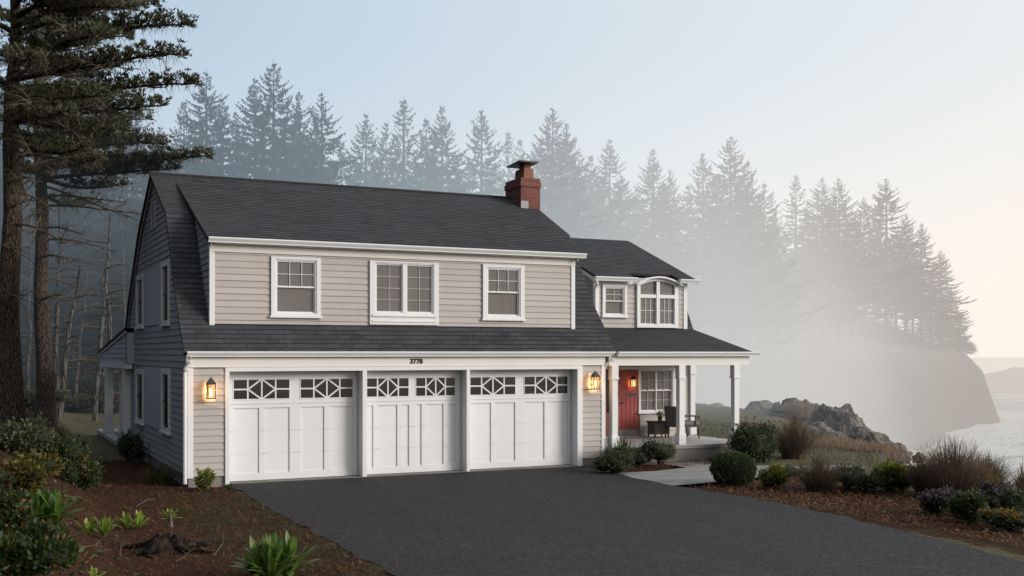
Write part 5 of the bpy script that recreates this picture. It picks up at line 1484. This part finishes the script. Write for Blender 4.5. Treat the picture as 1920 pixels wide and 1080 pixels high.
# ================================================================== LITTER AND TURF (uncountable)
def litter(name, mat, n, area, Lr, wr, up=.15, seed=1):
    R = random.Random(seed); mb = MB(); k = 0
    while k < n:
        px, py = R.uniform(*area[0]), R.uniform(*area[1])
        q = area[2](px, py)
        if q is None: continue
        x, y = q; r, d = to_rd(x, y); z = height(r, d, False)
        a = R.uniform(0, 6.28); L = R.uniform(*Lr); w = R.uniform(*wr)
        v = Vector((cos(a)*L, sin(a)*L, R.uniform(-.1, 1)*up*L*2)); s = Vector((-sin(a)*w, cos(a)*w, 0))
        p = Vector((x, y, z+.012+R.uniform(0, .02)))
        mb.quad(tuple(p-s), tuple(p+s), tuple(p+v+s*.5), tuple(p+v-s*.5)); k += 1
    return mb.build(name, mat, kind='stuff')
def left_area(x, y):
    r, d = to_rd(x, y)
    if d < 8: return None
    e = .62+.25*noise.noise((x*2, y*2, 9))-.0
    return (x, y) if x < e and (y < -.3 or x < -.4) else None
def right_area(x, y):
    if x < 9.75 + .3*noise.noise((y*.9, 3, 1)) : return None
    if -5.0 < y < -1.4 and x < 16.2 and y > -4.9+.08*(x-9.4): return None
    return (x, y)
tag(litter('pine_needles', M['needles'], 15000, ((-9, .7), (-14.5, 5), left_area), (.05, .16), (.003, .007), .25, 5), 'red-brown pine needles strewn over the left bed', 'pine needles')
tag(litter('bark_mulch', M['needles_r'], 12000, ((9.6, 13.8), (-17, 1.2), right_area), (.04, .10), (.006, .014), .3, 6), 'red-brown bark chips over the right bed', 'bark mulch')
def drive_edge(x, y):
    e = min(x-.7, 9.5-x)
    if e < 0: return None
    return (x, y) if rnd.random() < exp(-e*1.6)+.012 else None
tag(litter('pine_needles', M['needles'], 2600, ((.7, 9.5), (-14, -.3), drive_edge), (.04, .13), (.002, .005), .05, 15), 'scattered pine needles blown onto the edges of the driveway', 'pine needles')
def ground_cover():
    R = random.Random(31); mb = MB(); k = 0
    while k < 7000:
        x, y = R.uniform(-16, -1), R.uniform(-15, 12); r, d = to_rd(x, y)
        m = -5.0-(d-15)*.42-r + 1.1*noise.noise((x*.6, y*.6, 2))
        if d < 9 or m < -.2 or noise.noise((x*.9, y*.9, 12)) < -.12+.2*(m < .6): continue
        z = height(r, d, False); p = Vector((x, y, z+R.uniform(.0, .16))); l = R.uniform(.04, .11)
        v = Vector((R.uniform(-1, 1), R.uniform(-1, 1), R.uniform(-.2, 1))).normalized()*l; sd = v.cross(Vector((R.uniform(-1, 1), R.uniform(-1, 1), R.uniform(-1, 1)))).normalized()*l*.25
        mb.quad(tuple(p), tuple(p+v*.5+sd), tuple(p+v), tuple(p+v*.5-sd)); k += 1
    return mb.build('ground_cover', M['bankleaf'], kind='stuff')
tag(ground_cover(), 'low green leafy ground cover between the shrubs of the left bank', 'ground cover')
def lawn_r(x, y):
    r, d = to_rd(x, y)
    if x < 13.4+noise.noise((y*.5, 2, 2))*.6 or coast_dist(r, d) < .8 or (y > -.4 and x < 15.4): return None
    if -5.0 < y < -1.4 and x < 16.2: return None
    return (x, y)
def lawn_l(x, y):
    r, d = to_rd(x, y)
    return (x, y) if d > 34 and r > -27 and x < -1.2 else None
def verge(x, y):
    return (x, y) if noise.noise((x*1.2, y*1.2, 4)) > -.05 else None
tag(litter('grass', M['turf'], 20000, ((13, 24), (-9, 20), lawn_r), (.03, .09), (.006, .012), .45, 7), 'short green-brown grass of the lawn towards the cliff', 'grass')
tag(litter('grass', M['turf'], 12000, ((-16, -1.2), (9, 26), lawn_l), (.04, .10), (.007, .014), .5, 8), 'short shaded grass of the lawn behind the left bed', 'grass')
tag(litter('grass', M['turf'], 7000, ((-.9, .72), (-14, -.6), verge), (.02, .06), (.003, .006), .45, 9), 'thin mossy grass along the left edge of the driveway', 'grass')

# ================================================================== LIGHT, SKY, HAZE, CAMERA
SUN_EL, SUN_AZ = radians(19), (0.735, -0.678)       # azimuth as a unit (X, Y)
li = bpy.data.lights.new('sun', 'SUN'); li.energy = 2.6; li.angle = radians(24); li.color = (1, .94, .87)
so = bpy.data.objects.new('sun', li); col.objects.link(so)
sd = Vector((SUN_AZ[0]*cos(SUN_EL), SUN_AZ[1]*cos(SUN_EL), sin(SUN_EL)))
so.rotation_euler = sd.to_track_quat('Z', 'Y').to_euler()

w = bpy.data.worlds.new('World'); sc.world = w; w.use_nodes = True
t = NT.__new__(NT); t.t = w.node_tree; t.t.nodes.clear(); t.out = t.n('ShaderNodeOutputWorld')
sky = t.n('ShaderNodeTexSky', sky_type='NISHITA'); sky.sun_disc = False
sky.sun_elevation = SUN_EL; sky.sun_rotation = math.atan2(SUN_AZ[0], SUN_AZ[1]); sky.air_density = 1.2; sky.dust_density = 3; sky.ozone_density = 1.5
tc = t.n('ShaderNodeTexCoord'); sep = t.n('ShaderNodeSeparateXYZ'); t.l(tc.outputs['Generated'], sep.inputs[0])
dot = t.n('ShaderNodeVectorMath', operation='DOT_PRODUCT'); t.l(tc.outputs['Generated'], dot.inputs[0]); dot.inputs[1].default_value = (SUN_AZ[0], SUN_AZ[1], 0)
def ramp(src, stops):
    r = t.n('ShaderNodeValToRGB'); t.l(src, r.inputs[0]); el = r.color_ramp.elements
    while len(el) > 1: el.remove(el[-1])
    el[0].position = stops[0][0]; el[0].color = stops[0][1] + (1,)
    for p, c in stops[1:]:
        q = el.new(p); q.color = c + (1,)
    return r.outputs[0]
g = t.mr(dot.outputs['Value'], -1, 1, 0, 1)       # 0 away from the sun, 1 towards it
high = ramp(g, [(0, (.03, .04, .055)), (.12, (.10, .14, .19)), (.175, (.48, .625, .775)), (.40, (.74, .83, .90)), (.60, (.92, .95, .96)), (1, (1.05, 1.03, 1.0))])
low = ramp(g, [(0, (.02, .025, .03)), (.12, (.08, .10, .12)), (.175, (.74, .83, .89)), (.34, (.88, .92, .94)), (.46, (1.04, 1.01, .97)), (.56, (1.12, 1.02, .93)), (.63, (1.12, .96, .83)), (1, (1.2, 1.05, .92))])
el_ = t.mr(sep.outputs[2], .02, .30, 0, 1, True)
haze = t.mix(el_, low, high)
below = t.mr(sep.outputs[2], -.06, -.01, 0, 1)
haze = t.mix(below, (.10, .10, .10), haze)
skyc = t.mix(.1, (0, 0, 0), sky.outputs[0])          # Nishita at strength 0.1
colr = t.mix(.88, skyc, haze)
# sky colour darkened out of view on the left, standing in for forest shade
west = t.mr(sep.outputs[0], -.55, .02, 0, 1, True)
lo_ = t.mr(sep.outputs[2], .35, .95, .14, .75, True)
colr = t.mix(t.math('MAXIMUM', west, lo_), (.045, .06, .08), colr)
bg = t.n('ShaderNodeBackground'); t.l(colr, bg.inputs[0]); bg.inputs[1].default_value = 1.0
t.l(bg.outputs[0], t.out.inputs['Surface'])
# ground-hugging morning haze: thins with height, starts behind the house, bluish over the forest, warm over the sea
P = t.n('ShaderNodeNewGeometry').outputs['Position']; sp = t.n('ShaderNodeSeparateXYZ'); t.l(P, sp.inputs[0])
X, Y, Z = sp.outputs
kx = t.mr(X, 15, 95, .030, .10)
zz = t.math('MAXIMUM', t.math('SUBTRACT', Z, 3.0), 0)
fall = t.math('EXPONENT', t.math('MULTIPLY', t.math('MULTIPLY', zz, kx), -1))
near = t.math('ADD', Y, t.math('MULTIPLY', t.math('SUBTRACT', X, 12), .55))
yr = t.mr(near, -5, 46, 0, 1, True)
# clearer air over the open sea to the right of the cove
rr_ = t.math('ADD', t.math('MULTIPLY', t.math('SUBTRACT', X, CAM[0]), RX), t.math('MULTIPLY', t.math('SUBTRACT', Y, CAM[1]), RY))
dd_ = t.math('ADD', t.math('MULTIPLY', t.math('SUBTRACT', X, CAM[0]), FX), t.math('MULTIPLY', t.math('SUBTRACT', Y, CAM[1]), FY))
clear = t.mr(t.math('SUBTRACT', rr_, t.math('MULTIPLY', dd_, .272)), -16, 15, 1, .045, True)
left = t.mr(X, -4, 14, 1, 0, True)
base = t.mr(X, 0, 40, .026, .045)
dens = t.math('MULTIPLY', t.math('MULTIPLY', t.math('MULTIPLY', fall, yr), base), clear)
dens = t.math('ADD', dens, t.math('MULTIPLY', t.math('MULTIPLY', left, .034), t.math('MULTIPLY', t.mr(Y, 8, 26, 0, 1), t.mr(Z, 8, 30, 1, 0))))
dens = t.math('ADD', dens, t.math('MULTIPLY', t.math('MULTIPLY', t.mr(Y, 14, 60, 0, 1), t.mr(X, 40, 120, .0024, .0036)), t.math('MULTIPLY', t.mr(Z, 20, 70, 1, 0), t.math('MAXIMUM', t.mr(Z, -2, 22, .22, 1), clear))))
dens = t.math('ADD', dens, t.math('MULTIPLY', t.mr(dd_, 330, 900, 0, .010), t.mr(Z, 0, 60, 1, 0)))
okz = t.mr(Z, -80, -60, 0, 1); okx = t.math('LESS_THAN', t.math('ABSOLUTE', X), 6000)
dens = t.math('MULTIPLY', t.math('MULTIPLY', dens, okz), okx)
cool = t.mix(t.mr(Z, 0, 15, 0, 1, True), (.030, .033, .036), (.21, .265, .31))
c1 = t.mix(t.mr(X, 3, 15, 0, 1, True), cool, (.37, .46, .53))
c2 = t.mix(t.mr(X, 14, 36, 0, 1), c1, (.60, .60, .59))
c3 = t.mix(t.mr(X, 32, 60, 0, 1), c2, (.735, .69, .645))
c3 = t.mix(t.mr(X, 60, 115, 0, 1), c3, (.76, .69, .63))
c3 = t.mix(t.mr(X, 115, 210, 0, 1), c3, (.715, .60, .525))
c3 = t.mix(t.mr(X, 190, 275, 0, 1), c3, (1.0, .88, .785))
ab = t.n('ShaderNodeVolumeAbsorption'); ab.inputs['Color'].default_value = (0, 0, 0, 1); t.l(dens, ab.inputs['Density'])
em = t.n('ShaderNodeEmission'); t.l(c3, em.inputs[0]); t.l(dens, em.inputs[1])
ad = t.n('ShaderNodeAddShader'); t.l(ab.outputs[0], ad.inputs[0]); t.l(em.outputs[0], ad.inputs[1]); t.l(ad.outputs[0], t.out.inputs['Volume'])
w.cycles.volume_step_size = 16

cam = bpy.data.cameras.new('camera'); co = bpy.data.objects.new('camera', cam); col.objects.link(co)
co.location = CAM; co.rotation_euler = (pi/2, 0, -YAW)
cam.sensor_width = 36; cam.lens = 36*FPX/1920; cam.shift_y = (HY-540)/1920; cam.clip_start = .2; cam.clip_end = 12000
sc.camera = co
sc.view_settings.view_transform = 'Standard'; sc.view_settings.look = 'None'; sc.view_settings.exposure = 0
cy = sc.cycles
cy.volume_max_steps = 14; cy.max_bounces = 5; cy.diffuse_bounces = 2; cy.glossy_bounces = 2; cy.transmission_bounces = 3; cy.transparent_max_bounces = 8; cy.volume_bounces = 0
cy.use_adaptive_sampling = True; cy.adaptive_threshold = .02; cy.use_denoising = True
cy.caustics_reflective = False; cy.caustics_refractive = False; cy.sample_clamp_indirect = 4
